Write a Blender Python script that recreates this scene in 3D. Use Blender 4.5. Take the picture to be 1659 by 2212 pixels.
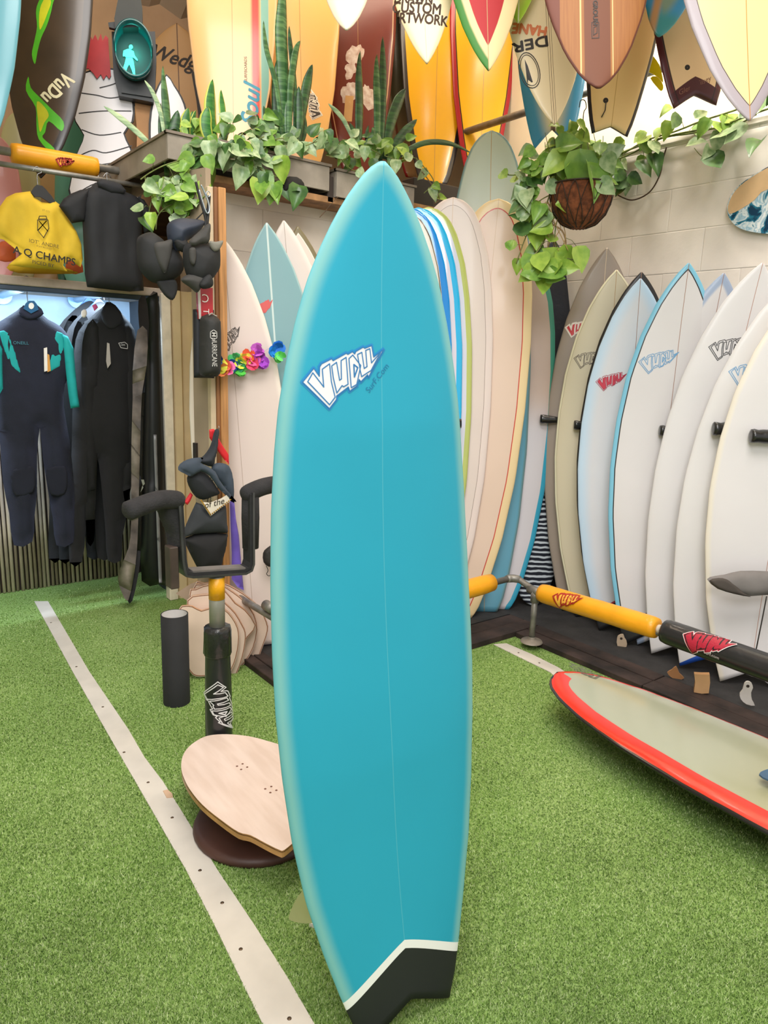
import bpy, bmesh, math, random
import numpy as np
from math import sin, cos, pi, radians
from mathutils import Vector, Matrix, noise
from mathutils.geometry import delaunay_2d_cdt
for o in list(bpy.data.objects): bpy.data.objects.remove(o)
random.seed(7)
SC = bpy.context.scene
COL = SC.collection

# ------------------------------------------------------------------ camera
W, Hh = 1659, 2212
FPX = 1550.0
PITCH, ROLL, AZ = radians(12.05), radians(2.0), radians(37.8)
CAM = Vector((0, 0, 1.5))
_fx, _fy = sin(AZ), cos(AZ)
FWD = Vector((cos(PITCH)*_fx, cos(PITCH)*_fy, -sin(PITCH)))
_R0 = Vector((_fy, -_fx, 0)); _U0 = _R0.cross(FWD)
RGT = _R0*cos(ROLL) + _U0*sin(ROLL)
UPV = _U0*cos(ROLL) - _R0*sin(ROLL)
cd = bpy.data.cameras.new('camera'); co = bpy.data.objects.new('camera', cd); COL.objects.link(co)
mw = Matrix((RGT, UPV, -FWD)).transposed().to_4x4(); mw.translation = CAM
co.matrix_world = mw
cd.sensor_fit = 'VERTICAL'; cd.sensor_height = 24.0; cd.lens = 24.0*FPX/Hh
cd.clip_start = 0.05
SC.camera = co

# ------------------------------------------------------------------ world, lights, exposure
wd = bpy.data.worlds.new('world'); SC.world = wd; wd.use_nodes = True
bg = wd.node_tree.nodes['Background']; bg.inputs[0].default_value = (1.0, .97, .94, 1); bg.inputs[1].default_value = .72
SC.view_settings.view_transform = 'Standard'; SC.view_settings.look = 'None'
SC.view_settings.gamma = 1; SC.view_settings.use_curve_mapping = False
SC.view_settings.exposure = 0.20

def area(name, loc, target, sx, sy, power, col):
    l = bpy.data.lights.new(name, 'AREA'); l.shape = 'RECTANGLE'; l.size = sx; l.size_y = sy
    l.energy = power; l.color = col
    o = bpy.data.objects.new(name, l); COL.objects.link(o); o.location = loc
    d = Vector(target) - Vector(loc)
    o.rotation_euler = d.to_track_quat('-Z', 'Y').to_euler()
    return o
area('ceiling_light_main', (.6, .6, 4.9), (1.5, 2.0, 0), 2.8, 1.8, 150, (1, .96, .92))
area('ceiling_light_front', (-0.9, -0.8, 3.6), (2.2, 1.9, 1.1), 2.0, 1.5, 88, (.96, .98, 1))
area('ceiling_light_loft', (2.2, 3.7, 4.3), (2.2, 4.4, 2.9), 2.6, .4, 27, (1, .80, .60))
area('ceiling_light_right', (3.62, 2.4, 4.5), (3.80, 2.5, 2.9), .12, 3.4, 42, (1, .90, .74))
area('container_strip_light', (0.9, 4.28, 1.765), (0.9, 4.7, .9), 1.3, .06, 22, (.62, .80, 1))
for k_ in range(4): area('wall_wash_light', (3.50, 1.7+.45*k_, 3.30), (3.93, 1.7+.45*k_, 3.0), .12, .12, 5.0, (1, .93, .82))
area('blue_led', (1.72, 3.45, .12), (1.6, 3.3, 1.0), .25, .05, 1.6, (.15, .12, 1))

# ------------------------------------------------------------------ projection helpers (points on real planes)
def ray(x, y): return FWD*FPX + RGT*(x-829.5) - UPV*(y-1106)
def on(x, y, ax, v):
    d = ray(x, y); return CAM + d*((v-CAM[ax])/d[ax])
def atd(x, y, d): return CAM + ray(x, y)*(d/FPX)
def onpl(x, y, T, n):
    d = ray(x, y); return CAM + d*((T-CAM).dot(n)/d.dot(n))
def norm_az(az, tilt=0):
    a = radians(az); t = radians(tilt)
    return Vector((-sin(a)*cos(t), -cos(a)*cos(t), sin(t)))
class Pl:
    """a plane with local axes: u right, v up, n towards the room"""
    def __init__(s, T, n):
        s.T = Vector(T); s.n = Vector(n).normalized()
        s.u = Vector((0, 0, 1)).cross(s.n)
        if s.u.length < .01: s.u = Vector((1, 0, 0))
        s.u.normalize(); s.v = s.n.cross(s.u)
    def px(s, x, y):
        p = onpl(x, y, s.T, s.n) - s.T
        return (p.dot(s.u), p.dot(s.v))
    def w(s, a, b, c=0): return s.T + s.u*a + s.v*b + s.n*c

# ------------------------------------------------------------------ materials
def lin(c):
    if isinstance(c, str):
        c = c.lstrip('#'); c = [int(c[i:i+2], 16)/255 for i in (0, 2, 4)]
    return tuple((v/12.92 if v <= .04045 else ((v+.055)/1.055)**2.4) for v in c[:3]) + (1,)
MC = {}
def nd(nt, t, **k):
    n = nt.nodes.new(t)
    for a, b in k.items(): setattr(n, a, b)
    return n
def pm(col, rough=.6, metal=0, var=.06, scale=8, bump=0, bscale=40, spec=.5, coat=0, stretch=None, col2=None, emit=0, trans=0):
    key = (str(col), rough, metal, var, scale, bump, bscale, spec, coat, str(stretch), str(col2), emit, trans)
    if key in MC: return MC[key]
    m = bpy.data.materials.new('mat_%d' % len(MC)); m.use_nodes = True; nt = m.node_tree
    b = nt.nodes['Principled BSDF']; c = lin(col)
    b.inputs['Roughness'].default_value = rough; b.inputs['Metallic'].default_value = metal
    b.inputs['Specular IOR Level'].default_value = spec; b.inputs['Coat Weight'].default_value = coat
    tc = nd(nt, 'ShaderNodeTexCoord'); mp = nd(nt, 'ShaderNodeMapping')
    nt.links.new(tc.outputs['Object'], mp.inputs[0])
    if stretch: mp.inputs['Scale'].default_value = stretch
    nz = nd(nt, 'ShaderNodeTexNoise'); nz.inputs['Scale'].default_value = scale; nz.inputs['Detail'].default_value = 4
    nt.links.new(mp.outputs[0], nz.inputs[0])
    mx = nd(nt, 'ShaderNodeMix', data_type='RGBA')
    c2 = lin(col2) if col2 else tuple(v*(1-var*2.2) for v in c[:3]) + (1,)
    c1 = c if col2 else tuple(min(1, v*(1+var)) for v in c[:3]) + (1,)
    rg = nd(nt, 'ShaderNodeMapRange'); rg.inputs[1].default_value = .35; rg.inputs[2].default_value = .65
    nt.links.new(nz.outputs[0], rg.inputs[0]); nt.links.new(rg.outputs[0], mx.inputs[0])
    mx.inputs[6].default_value = c1; mx.inputs[7].default_value = c2
    nt.links.new(mx.outputs[2], b.inputs['Base Color'])
    if bump:
        n2 = nd(nt, 'ShaderNodeTexNoise'); n2.inputs['Scale'].default_value = bscale; n2.inputs['Detail'].default_value = 5
        nt.links.new(mp.outputs[0], n2.inputs[0])
        bp = nd(nt, 'ShaderNodeBump'); bp.inputs['Strength'].default_value = bump; bp.inputs['Distance'].default_value = .01
        nt.links.new(n2.outputs[0], bp.inputs['Height']); nt.links.new(bp.outputs[0], b.inputs['Normal'])
    if emit:
        b.inputs['Emission Color'].default_value = c; b.inputs['Emission Strength'].default_value = emit
    if trans:
        b.inputs['Transmission Weight'].default_value = trans
    MC[key] = m; return m

def board_mat(base, rules=(), rough=.4, coat=.2, var=.015, wood=None):
    """rules: (attribute, low, high, colour, softness) painted in order on deck attributes"""
    m = bpy.data.materials.new('board_finish'); m.use_nodes = True; nt = m.node_tree
    b = nt.nodes['Principled BSDF']; b.inputs['Roughness'].default_value = rough; b.inputs['Coat Weight'].default_value = coat
    b.inputs['Coat Roughness'].default_value = .12
    tc = nd(nt, 'ShaderNodeTexCoord')
    nz = nd(nt, 'ShaderNodeTexNoise'); nz.inputs['Scale'].default_value = 5; nz.inputs['Detail'].default_value = 3
    if wood:
        mp = nd(nt, 'ShaderNodeMapping'); mp.inputs['Scale'].default_value = (30, 1.2, 10)
        nt.links.new(tc.outputs['Object'], mp.inputs[0]); nt.links.new(mp.outputs[0], nz.inputs[0])
    else: nt.links.new(tc.outputs['Object'], nz.inputs[0])
    c = lin(base)
    mx = nd(nt, 'ShaderNodeMix', data_type='RGBA'); nt.links.new(nz.outputs[0], mx.inputs[0])
    mx.inputs[6].default_value = tuple(v*(1+var) for v in c[:3]) + (1,)
    mx.inputs[7].default_value = lin(wood) if wood else tuple(v*(1-var*3) for v in c[:3]) + (1,)
    cur = mx.outputs[2]; ats = {}
    for (an, lo, hi, colr, soft) in rules:
        if an not in ats:
            a = nd(nt, 'ShaderNodeAttribute'); a.attribute_name = an; ats[an] = a.outputs['Fac']
        s = max(soft, .0004)
        r1 = nd(nt, 'ShaderNodeMapRange', interpolation_type='SMOOTHSTEP'); r1.inputs[1].default_value = lo-s; r1.inputs[2].default_value = lo+s
        r2 = nd(nt, 'ShaderNodeMapRange', interpolation_type='SMOOTHSTEP'); r2.inputs[1].default_value = hi-s; r2.inputs[2].default_value = hi+s
        r2.inputs[3].default_value = 1; r2.inputs[4].default_value = 0
        nt.links.new(ats[an], r1.inputs[0]); nt.links.new(ats[an], r2.inputs[0])
        mu = nd(nt, 'ShaderNodeMath', operation='MULTIPLY'); nt.links.new(r1.outputs[0], mu.inputs[0]); nt.links.new(r2.outputs[0], mu.inputs[1])
        x = nd(nt, 'ShaderNodeMix', data_type='RGBA'); nt.links.new(mu.outputs[0], x.inputs[0])
        nt.links.new(cur, x.inputs[6]); x.inputs[7].default_value = lin(colr); cur = x.outputs[2]
    nt.links.new(cur, b.inputs['Base Color'])
    return m

# ------------------------------------------------------------------ object helpers
def tag(o, label=None, cat=None, group=None, kind=None):
    if label: o['label'] = label
    if cat: o['category'] = cat
    if group: o['group'] = group
    if kind: o['kind'] = kind
    return o
MW = {}
def thing(name, label, cat, loc, group=None, mat=None):
    o = bpy.data.objects.new(name, None); COL.objects.link(o)
    o.empty_display_size = .05
    m = mat.copy() if mat else Matrix.Translation(Vector(loc))
    o.matrix_world = m; MW[o] = m
    return tag(o, label, cat, group)
def mk(name, verts, faces, mats, parent=None, smooth=False, fmat=None, local=False, label=None):
    """mesh object; world-space verts unless local=True"""
    me = bpy.data.meshes.new(name)
    verts = [Vector(v) for v in verts]
    o = bpy.data.objects.new(name, me)
    if parent is None:
        if not local:
            c = sum(verts, Vector())/len(verts); c.z = min(v.z for v in verts)
            verts = [v-c for v in verts]; o.location = c; MW[o] = Matrix.Translation(c)
        else: MW[o] = Matrix.Identity(4)
    else:
        if not local:
            inv = MW[parent].inverted(); verts = [inv @ v for v in verts]
        o.parent = parent; MW[o] = MW[parent]
    me.from_pydata([tuple(v) for v in verts], [], faces)
    if not isinstance(mats, (list, tuple)): mats = [mats]
    for m in mats: me.materials.append(m)
    if fmat: me.polygons.foreach_set('material_index', fmat)
    me.polygons.foreach_set('use_smooth', [smooth]*len(me.polygons))
    me.update(); me.validate()
    COL.objects.link(o)
    if label: o['label'] = label
    return o
def recalc(o):
    bm = bmesh.new(); bm.from_mesh(o.data); bmesh.ops.recalc_face_normals(bm, faces=bm.faces); bm.to_mesh(o.data); bm.free(); return o
def join_geo(*gs):
    V, Fc = [], []
    for v, f in gs:
        k = len(V); V += list(v); Fc += [tuple(i+k for i in q) for q in f]
    return V, Fc
def boxg(x0, x1, y0, y1, z0, z1, bev=0):
    if not bev:
        v = [(x, y, z) for x in (x0, x1) for y in (y0, y1) for z in (z0, z1)]
        f = [(0, 1, 3, 2), (4, 6, 7, 5), (0, 4, 5, 1), (2, 3, 7, 6), (0, 2, 6, 4), (1, 5, 7, 3)]
        return v, f
    bm = bmesh.new(); bmesh.ops.create_cube(bm, size=1)
    for v in bm.verts: v.co = Vector(((x0+x1)/2+v.co.x*(x1-x0), (y0+y1)/2+v.co.y*(y1-y0), (z0+z1)/2+v.co.z*(z1-z0)))
    bmesh.ops.bevel(bm, geom=bm.edges[:], offset=bev, segments=1, affect='EDGES')
    v = [tuple(p.co) for p in bm.verts]; f = [tuple(p.index for p in q.verts) for q in bm.faces]; bm.free(); return v, f
def tubeg(path, r, n=12, cap=True):
    path = [Vector(p) for p in path]; R = r if isinstance(r, (list, tuple)) else [r]*len(path)
    V, Fc = [], []; prev = None
    for i, p in enumerate(path):
        d = (path[min(i+1, len(path)-1)] - path[max(i-1, 0)]).normalized()
        if prev is None:
            a = Vector((0, 0, 1)) if abs(d.z) < .9 else Vector((1, 0, 0)); a = (a - d*a.dot(d)).normalized()
        else: a = (prev - d*prev.dot(d)).normalized()
        prev = a; b = d.cross(a)
        for k in range(n):
            t = 2*pi*k/n; V.append(p + (a*cos(t) + b*sin(t))*R[i])
    m = len(path)
    for i in range(m-1):
        for k in range(n): Fc.append((i*n+k, i*n+(k+1) % n, (i+1)*n+(k+1) % n, (i+1)*n+k))
    if cap: Fc.append(tuple(range(n))[::-1]); Fc.append(tuple((m-1)*n+k for k in range(n)))
    return V, Fc
def latheg(c, prof, n=24):
    V = [Vector((c[0]+r*cos(2*pi*k/n), c[1]+r*sin(2*pi*k/n), c[2]+z)) for r, z in prof for k in range(n)]
    Fc = [(i*n+k, i*n+(k+1) % n, (i+1)*n+(k+1) % n, (i+1)*n+k) for i in range(len(prof)-1) for k in range(n)]
    return V, Fc
def smooth_path(pts, n=6, closed=False):
    P = [Vector(p) for p in pts]; out = []; L = len(P)
    rng = range(L if closed else L-1)
    for i in rng:
        if closed: a, b, c, d = P[i-1], P[i], P[(i+1) % L], P[(i+2) % L]
        else: a, b, c, d = P[max(i-1, 0)], P[i], P[i+1], P[min(i+2, L-1)]
        for k in range(n):
            t = k/n
            out.append(.5*((2*b)+(-a+c)*t+(2*a-5*b+4*c-d)*t*t+(-a+3*b-3*c+d)*t**3))
    if not closed: out.append(P[-1])
    return out
def inpoly(x, y, P):
    c = False; j = len(P)-1
    for i in range(len(P)):
        if (P[i][1] > y) != (P[j][1] > y) and x < (P[j][0]-P[i][0])*(y-P[i][1])/(P[j][1]-P[i][1])+P[i][0]: c = not c
        j = i
    return c
def plateg(poly, th, pl, off=0):
    """flat prism of a 2D polygon on a plane; faces: front, back, sides"""
    bm = bmesh.new(); n = len(poly)
    r = delaunay_2d_cdt([Vector(p) for p in poly], [], [tuple(range(n))], 1, 1e-6)
    V2, T = r[0], r[2]; m = len(V2)
    V = [pl.w(p.x, p.y, off) for p in V2] + [pl.w(p.x, p.y, off-th) for p in V2]
    Fc = [tuple(t) for t in T] + [tuple(i+m for i in t)[::-1] for t in T]
    nf = len(Fc)
    ed = {}
    for t in T:
        for i in range(len(t)):
            e = (t[i], t[(i+1) % len(t)]); ed[e] = 1
    for (a, b) in list(ed):
        if (b, a) not in ed: Fc.append((b, a, a+m, b+m))
    bm.free()
    return V, Fc, nf//2
def plate(name, pxs, pl, th, mats, parent=None, smooth=0, off=0, **k):
    poly = [pl.px(*p) for p in pxs]
    if smooth: poly = [tuple(q)[:2] for q in smooth_path([(a, b, 0) for a, b in poly], smooth, True)]
    V, Fc, nf = plateg(poly, th, pl, off)
    mats = mats if isinstance(mats, (list, tuple)) else [mats]
    fm = [0]*nf + [len(mats)-1]*(len(Fc)-nf)
    return mk(name, V, Fc, mats, parent, fmat=fm, **k)
def pillowg(poly, th, pl, off=0, step=None, edge=None, fold=0, back=.35, wav=None):
    P = np.array(poly); step = step or max(np.ptp(P[:, 0]), np.ptp(P[:, 1]))/26
    B = []
    for i in range(len(P)):
        a, b = P[i], P[(i+1) % len(P)]; k = max(1, int(np.linalg.norm(b-a)/step))
        for j in range(k): B.append(a+(b-a)*j/k)
    B = np.array(B); pts = [Vector(p) for p in B]; nb = len(pts)
    x = P[:, 0].min(); row = 0
    A = B; D = np.roll(B, -1, 0)-A; LL = (D**2).sum(1)+1e-12
    def dist(q):
        t = np.clip(((q-A)*D).sum(1)/LL, 0, 1); return np.sqrt((((A+D*t[:, None])-q)**2).sum(1).min())
    while x < P[:, 0].max():
        y = P[:, 1].min()+(row % 2)*step/2
        while y < P[:, 1].max():
            if inpoly(x, y, B) and dist(np.array((x, y))) > step*.5: pts.append(Vector((x, y)))
            y += step
        x += step*.87; row += 1
    r = delaunay_2d_cdt(pts, [], [tuple(range(nb))], 1, 1e-6)
    V2, T = r[0], r[2]; m = len(V2); edge = edge or th*1.6
    ds = [min(1, dist(np.array(p))/edge) for p in V2]
    hs = [th*math.sqrt(max(0, 1-(1-d)**2)) for d in ds]
    fz = []
    for p, d in zip(V2, ds):
        q = 0
        if fold: q = fold*d*(noise.noise(Vector((p.x*14, p.y*3.5, pl.T.x))) + .5*noise.noise(Vector((p.x*30, p.y*8, 3))))
        if wav: q += wav(p.x, p.y)
        fz.append(q)
    V = [pl.w(p.x, p.y, off+h+q) for p, h, q in zip(V2, hs, fz)] + [pl.w(p.x, p.y, off-h*back+q*.5) for p, h, q in zip(V2, hs, fz)]
    Fc = [tuple(t) for t in T] + [tuple(i+m for i in t)[::-1] for t in T]
    ed = {}
    for t in T:
        for i in range(len(t)): ed[(t[i], t[(i+1) % len(t)])] = 1
    for (a, b) in list(ed):
        if (b, a) not in ed: Fc.append((b, a, a+m, b+m))
    return V, Fc
def pillow(name, pxs, pl, th, mat, parent=None, sm=0, **k):
    kk = {a: k.pop(a) for a in ('off', 'step', 'edge', 'fold', 'back', 'wav') if a in k}
    poly = [pl.px(*p) for p in pxs]
    if sm: poly = [tuple(q)[:2] for q in smooth_path([(a, b, 0) for a, b in poly], sm, True)]
    V, Fc = pillowg(poly, th, pl, **kk)
    return recalc(mk(name, V, Fc, mat, parent, smooth=True, **k))
def struct(name, geo, mat, label=None, fmat=None, parent=None):
    o = mk(name, geo[0], geo[1], mat, parent, fmat=fmat)
    if parent is None: o['kind'] = 'structure'
    if label: o['label'] = label
    return o

# ------------------------------------------------------------------ lettering
def text2d(s, size=1.0):
    cu = bpy.data.curves.new('t', 'FONT'); cu.body = s; cu.size = size; cu.align_x = 'CENTER'; cu.align_y = 'CENTER'; cu.resolution_u = 3
    ob = bpy.data.objects.new('t', cu); me = ob.to_mesh()
    V = [(v.co.x, v.co.y) for v in me.vertices]; Fc = [tuple(p.vertices) for p in me.polygons]
    ob.to_mesh_clear(); bpy.data.objects.remove(ob); bpy.data.curves.remove(cu)
    return V, Fc
def put_text(name, s, mapf, size, mat, parent, bold=0, rot=0, cx=0, cy=0, sx=1, label=None, shear=0):
    V, Fc = text2d(s, size); a = radians(rot)
    V = [(x*sx+y*shear, y) for x, y in V]
    V = [(cx+x*cos(a)-y*sin(a), cy+x*sin(a)+y*cos(a)) for x, y in V]
    VV, FF = [], []
    for dx, dy in ([(0, 0)] if not bold else [(0, 0), (bold, 0), (-bold, 0), (0, bold), (0, -bold)]):
        k = len(VV); e = .0001*len(FF)/max(1, len(Fc))
        VV += [mapf(x+dx, y+dy, .001+e) for x, y in V]; FF += [tuple(i+k for i in f) for f in Fc]
    return mk(name, VV, FF, mat, parent, local=True, label=label)
def _n(L): return [((x-330)/960, (607-y)/960) for x, y in L]
LG_OUT = _n([(330,622),(458,490),(512,575),(522,480),(545,450),(660,405),(675,425),(830,358),(850,370),(905,345),(930,370),(945,345),(1035,305),(1055,318),(1140,293),(1160,415),(1290,340),(1085,622),(1075,597),(990,665),(968,640),(940,705),(850,755),(835,710),(690,795),(688,830),(600,920)])
LG_L = [_n([(383,622),(443,535),(552,690),(548,505),(632,455),(640,640),(672,805),(603,878)]),
        _n([(655,478),(712,445),(735,632),(758,620),(765,430),(825,400),(832,680),(778,703),(760,690),(695,762),(665,600)]),
        _n([(858,415),(905,380),(995,495),(935,690),(868,720)]),
        _n([(962,378),(1015,358),(1035,528),(1072,510),(1063,340),(1115,325),(1128,475),(1248,370),(1118,555),(1080,572),(1000,612),(985,540)])]
LG_H = _n([(912,480),(957,515),(912,610)])
def cdt(poly, sub=.05):
    P = [Vector(p) for p in poly]; B = []
    for i in range(len(P)):
        a, b = P[i], P[(i+1) % len(P)]; k = max(1, int((b-a).length/(sub*1.3)))
        for j in range(k): B.append(a+(b-a)*j/k)
    nb = len(B); x0 = min(p.x for p in P); x1 = max(p.x for p in P); y0 = min(p.y for p in P); y1 = max(p.y for p in P)
    pts = list(B); x = x0+sub/2
    while x < x1:
        y = y0+sub/2
        while y < y1:
            if inpoly(x, y, B): pts.append(Vector((x, y)))
            y += sub
        x += sub
    r = delaunay_2d_cdt(pts, [], [tuple(range(nb))], 1, 1e-6)
    return [(p.x, p.y) for p in r[0]], [tuple(t) for t in r[2]]
def ribbon(poly, w):
    V, Fc = [], []; n = len(poly)
    for i in range(n):
        a = Vector(poly[i]); b = Vector(poly[(i+1) % n]); d = (b-a).normalized(); e = Vector((-d.y, d.x))*w/2
        a = a-d*w*.3; b = b+d*w*.3; k = len(V)
        L = (b-a).length; m = max(1, int(L/.08))
        for j in range(m+1):
            p = a+(b-a)*j/m; V += [tuple(p-e), tuple(p+e)]
        for j in range(m): Fc.append((k+2*j, k+2*j+2, k+2*j+3, k+2*j+1))
    return V, Fc
def logo(parent, mapf, cx, cy, width, rot=0, fill=None, line='#222222', outer=None, halo=None, lw=.014, shear=0, maxx=None):
    V, Fc, fm, mats = [], [], [], []
    a = radians(rot)
    def add(v2, f2, mat, lay):
        if mat is None: return
        if mat not in mats: mats.append(mat)
        k = len(V)
        for x, y in v2:
            x = (x-.45)*width; y = y*width; x += y*shear
            V.append(mapf(cx+x*cos(a)-y*sin(a), cy+x*sin(a)+y*cos(a), .0006+lay*.0005))
        Fc.extend(tuple(i+k for i in q) for q in f2); fm.extend([mats.index(mat)]*len(f2))
    M = lambda c: pm(c, .4, var=0) if c else None
    if halo: add(*ribbon(LG_OUT, .045), M(halo), 0)
    if outer: add(*cdt(LG_OUT), M(outer), 1)
    add(*ribbon(LG_OUT, lw), M(line), 2)
    for L in LG_L:
        if fill: add(*cdt(L), M(fill), 2)
        add(*ribbon(L, lw), M(line), 3)
    add(*ribbon(LG_H, lw*1.4), M(line), 3)
    o = mk('printed_logo', V, Fc, mats, parent, local=True, fmat=fm); return o

# ------------------------------------------------------------------ surfboards
OUT = {  # station from tail (0) to nose (1) -> half width fraction
 'fish': [(0,.46),(.03,.56),(.065,.64),(.13,.76),(.2,.87),(.28,.945),(.36,.985),(.43,1),(.5,.99),(.58,.965),(.66,.925),(.72,.88),(.765,.835),(.81,.765),(.85,.685),(.885,.60),(.915,.505),(.945,.385),(.965,.29),(.982,.19),(.993,.115),(1,.03)],
 'short': [(0,.42),(.08,.60),(.2,.80),(.35,.95),(.48,1),(.6,.97),(.72,.87),(.82,.70),(.9,.49),(.95,.30),(.98,.15),(1,.02)],
 'pin': [(0,.03),(.02,.14),(.06,.28),(.14,.50),(.28,.80),(.45,.98),(.52,1),(.62,.96),(.75,.80),(.86,.56),(.94,.30),(.98,.14),(1,.02)],
 'long': [(0,.30),(.02,.42),(.08,.58),(.2,.80),(.35,.95),(.52,1),(.68,.97),(.8,.88),(.88,.76),(.94,.59),(.97,.45),(.985,.33),(.995,.19),(1,.03)],
 'oval': [(0,.03),(.004,.12),(.015,.25),(.04,.42),(.09,.60),(.2,.82),(.35,.96),(.5,1),(.65,.96),(.8,.82),(.91,.60),(.96,.42),(.985,.25),(.996,.12),(1,.03)],
 'wide': [(0,.35),(.05,.5),(.15,.72),(.3,.92),(.45,1),(.6,.98),(.75,.86),(.86,.67),(.93,.47),(.97,.29),(.99,.15),(1,.04)]}
def board_shape(L, hw, th, kind, notch=0, rn=.06, rt=.02, rough_n=23):
    T = OUT[kind]; tx = [a for a, b in T]; ty = [b for a, b in T]
    def wf(t): return hw*float(np.interp(t, ft, fy_))
    # smooth the table
    ft = np.linspace(0, 1, 400); raw = np.interp(ft, tx, ty)
    k = np.array([1, 2, 3, 4, 3, 2, 1])/16.; pad = np.concatenate([np.full(3, raw[0]), raw, np.full(3, raw[-1])])
    fy_ = np.convolve(pad, k, 'valid'); fy_[-6:] = raw[-6:]; 
    if ty[0] < .1: fy_[:6] = raw[:6]
    def rock(y):
        t = y/L; return rn*max(0, (t-.45)/.55)**2.2 + rt*max(0, (.35-t)/.35)**2
    def tk(t): return th*(min(1, .42+1.7*t)*min(1, .22+2.6*(1-t)**.9))
    def ztop(x, y):
        t = min(1, max(0, y/L)); w = max(wf(t), .004); u = min(1, abs(x)/w)
        return rock(y) + tk(t)*(.5*(1-u**2.6)**.55 + .0)
    return wf, rock, tk, ztop
class Board: pass
def surfboard(name, label, kind, tail, nose, n, hw, th=.062, mat=None, notch=0, rn=.06, rt=.02, group=None, cat='surfboard', bottom=False, rail=0, taper=True, off=0, nu=23, nv=44, fit=True):
    tail = Vector(tail); nose = Vector(nose); ya = (nose-tail); L = ya.length; ya.normalize()
    n = Vector(n); za = (n - ya*n.dot(ya)).normalized()
    if fit:
        nose = nose - za*rn; tail = tail - za*rt; ya = (nose-tail).normalized(); L = (nose-tail).length
        za = (za - ya*za.dot(ya)).normalized()
    xa = ya.cross(za)
    wf, rock, tk, ztop = board_shape(L, hw, th, kind, notch, rn, rt)
    us = [math.sin(pi/2*(-1+2*i/(nu-1))) for i in range(nu)]
    us = [math.copysign(abs(u)**.9, u) for u in us]; us[nu//2] = 0
    vs = [0, .012, .03, .05, .075]+[.1+.8*i/(nv-14) for i in range(nv-13)]+[.92, .94, .955, .968, .979, .988, .995, 1]
    V, top = [], []; A = {'rrail': [], 'rlow': [], 'lrail': [], 'rail': [], 'tail': [], 'nose': [], 'cross': [], 'side': [], 'along': []}
    ss = np.linspace(0, 1, 260); ox = np.array([wf(s) for s in ss]); oy = ss*L
    if kind in ('oval', 'pin'): pass
    idx = {}
    for s in (1, -1):
        for j, v in enumerate(vs):
            for i, u in enumerate(us):
                if s == -1 and i in (0, nu-1): idx[(s, j, i)] = idx[(1, j, i)]; continue
                yt = notch*(1-abs(u)**1.1)
                y = v*L + yt*(1-v)**(6 if notch else 1)
                w = wf(v); x = u*w; t = v
                prof = max(0, (1-abs(u)**2.6))**.55
                z = rock(v*L) + s*tk(t)*(.5*prof if s > 0 else .5*prof*.95)
                idx[(s, j, i)] = len(V); V.append(Vector((x, y, z)))
                d = float(np.sqrt((ox-abs(x))**2+(oy-y)**2).min()) if abs(u) < 1 else 0
                A['rail'].append(d if s > 0 else -d); A['rrail'].append((d if s > 0 else -d)+(.052 if x < 0 else 0)); A['rlow'].append((d if s > 0 else -d)+(0 if y < 1.22 else 1)); A['lrail'].append((d if s > 0 else -d)+(.052 if x > 0 else 0)); A['tail'].append(y-1.35*yt if notch else y); A['nose'].append(L-y)
                A['cross'].append(x); A['side'].append(s*1.0); A['along'].append(y)
    Fc = []
    for j in range(len(vs)-1):
        for i in range(nu-1):
            a = [idx[(1, j, i)], idx[(1, j, i+1)], idx[(1, j+1, i+1)], idx[(1, j+1, i)]]; Fc.append(tuple(a))
            b = [idx[(-1, j, i)], idx[(-1, j+1, i)], idx[(-1, j+1, i+1)], idx[(-1, j, i+1)]]; Fc.append(tuple(b))
    for j in (0, len(vs)-1):
        for i in range(nu-1):
            q = [idx[(1, j, i)], idx[(-1, j, i)], idx[(-1, j, i+1)], idx[(1, j, i+1)]]
            if j: q = q[::-1]
            q2 = []
            for k in q:
                if k not in q2: q2.append(k)
            if len(q2) > 2: Fc.append(tuple(q2))
    me = bpy.data.meshes.new(name); me.from_pydata([tuple(v) for v in V], [], Fc)
    me.polygons.foreach_set('use_smooth', [True]*len(Fc))
    for an, vals in A.items():
        at = me.attributes.new(an, 'FLOAT', 'POINT'); at.data.foreach_set('value', vals)
    me.materials.append(mat); me.update()
    o = bpy.data.objects.new(name, me); COL.objects.link(o)
    m = Matrix((xa, ya, za)).transposed().to_4x4(); m.translation = tail + za*off
    o.matrix_world = m; MW[o] = m; tag(o, label, cat, group)
    b = Board(); b.o = o; b.L = L; b.hw = hw; b.m = m; b.T = tail; b.n = za; b.x = xa; b.y = ya
    sg = -1 if bottom else 1
    b.map = lambda x, y, e=0: Vector((x, y, ztop(x, y)+e))
    b.inv = m.inverted(); b.wf = wf; b.ztop = ztop; b.rock = rock
    def loc(px, py):
        p = b.inv @ onpl(px, py, tail+za*(off+th*.4), za); return (p.x, p.y)
    b.loc = loc
    return b
def fin(b, x, y, h, base, mat, rake=.09, cant=0, name='fin'):
    """fin on the underside of a board (local space)"""
    z0 = b.rock(y)-.02; P = [(0, 0), (base, 0), (base*.75+0, -h*.35), (base*.35-rake*.3, -h*.75), (-rake*.6, -h), (-rake*.75, -h*.97), (-rake*.45, -h*.6), (-rake*.05, -h*.25)]
    P = [tuple(p)[:2] for p in smooth_path([(a, c, 0) for a, c in P], 3, True)]
    V = [Vector((x+s*.004+cant*c, y+a, z0+c)) for s in (1, -1) for a, c in P]; n = len(P)
    Fc = [tuple(range(n)), tuple(range(2*n-1, n-1, -1))]+[(i, i+n, (i+1) % n+n, (i+1) % n) for i in range(n)]
    return recalc(mk(name, V, Fc, mat, b.o, local=True))
def stringer(b, col='#b08a60', w=.003, y0=None, y1=None):
    pass

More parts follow.
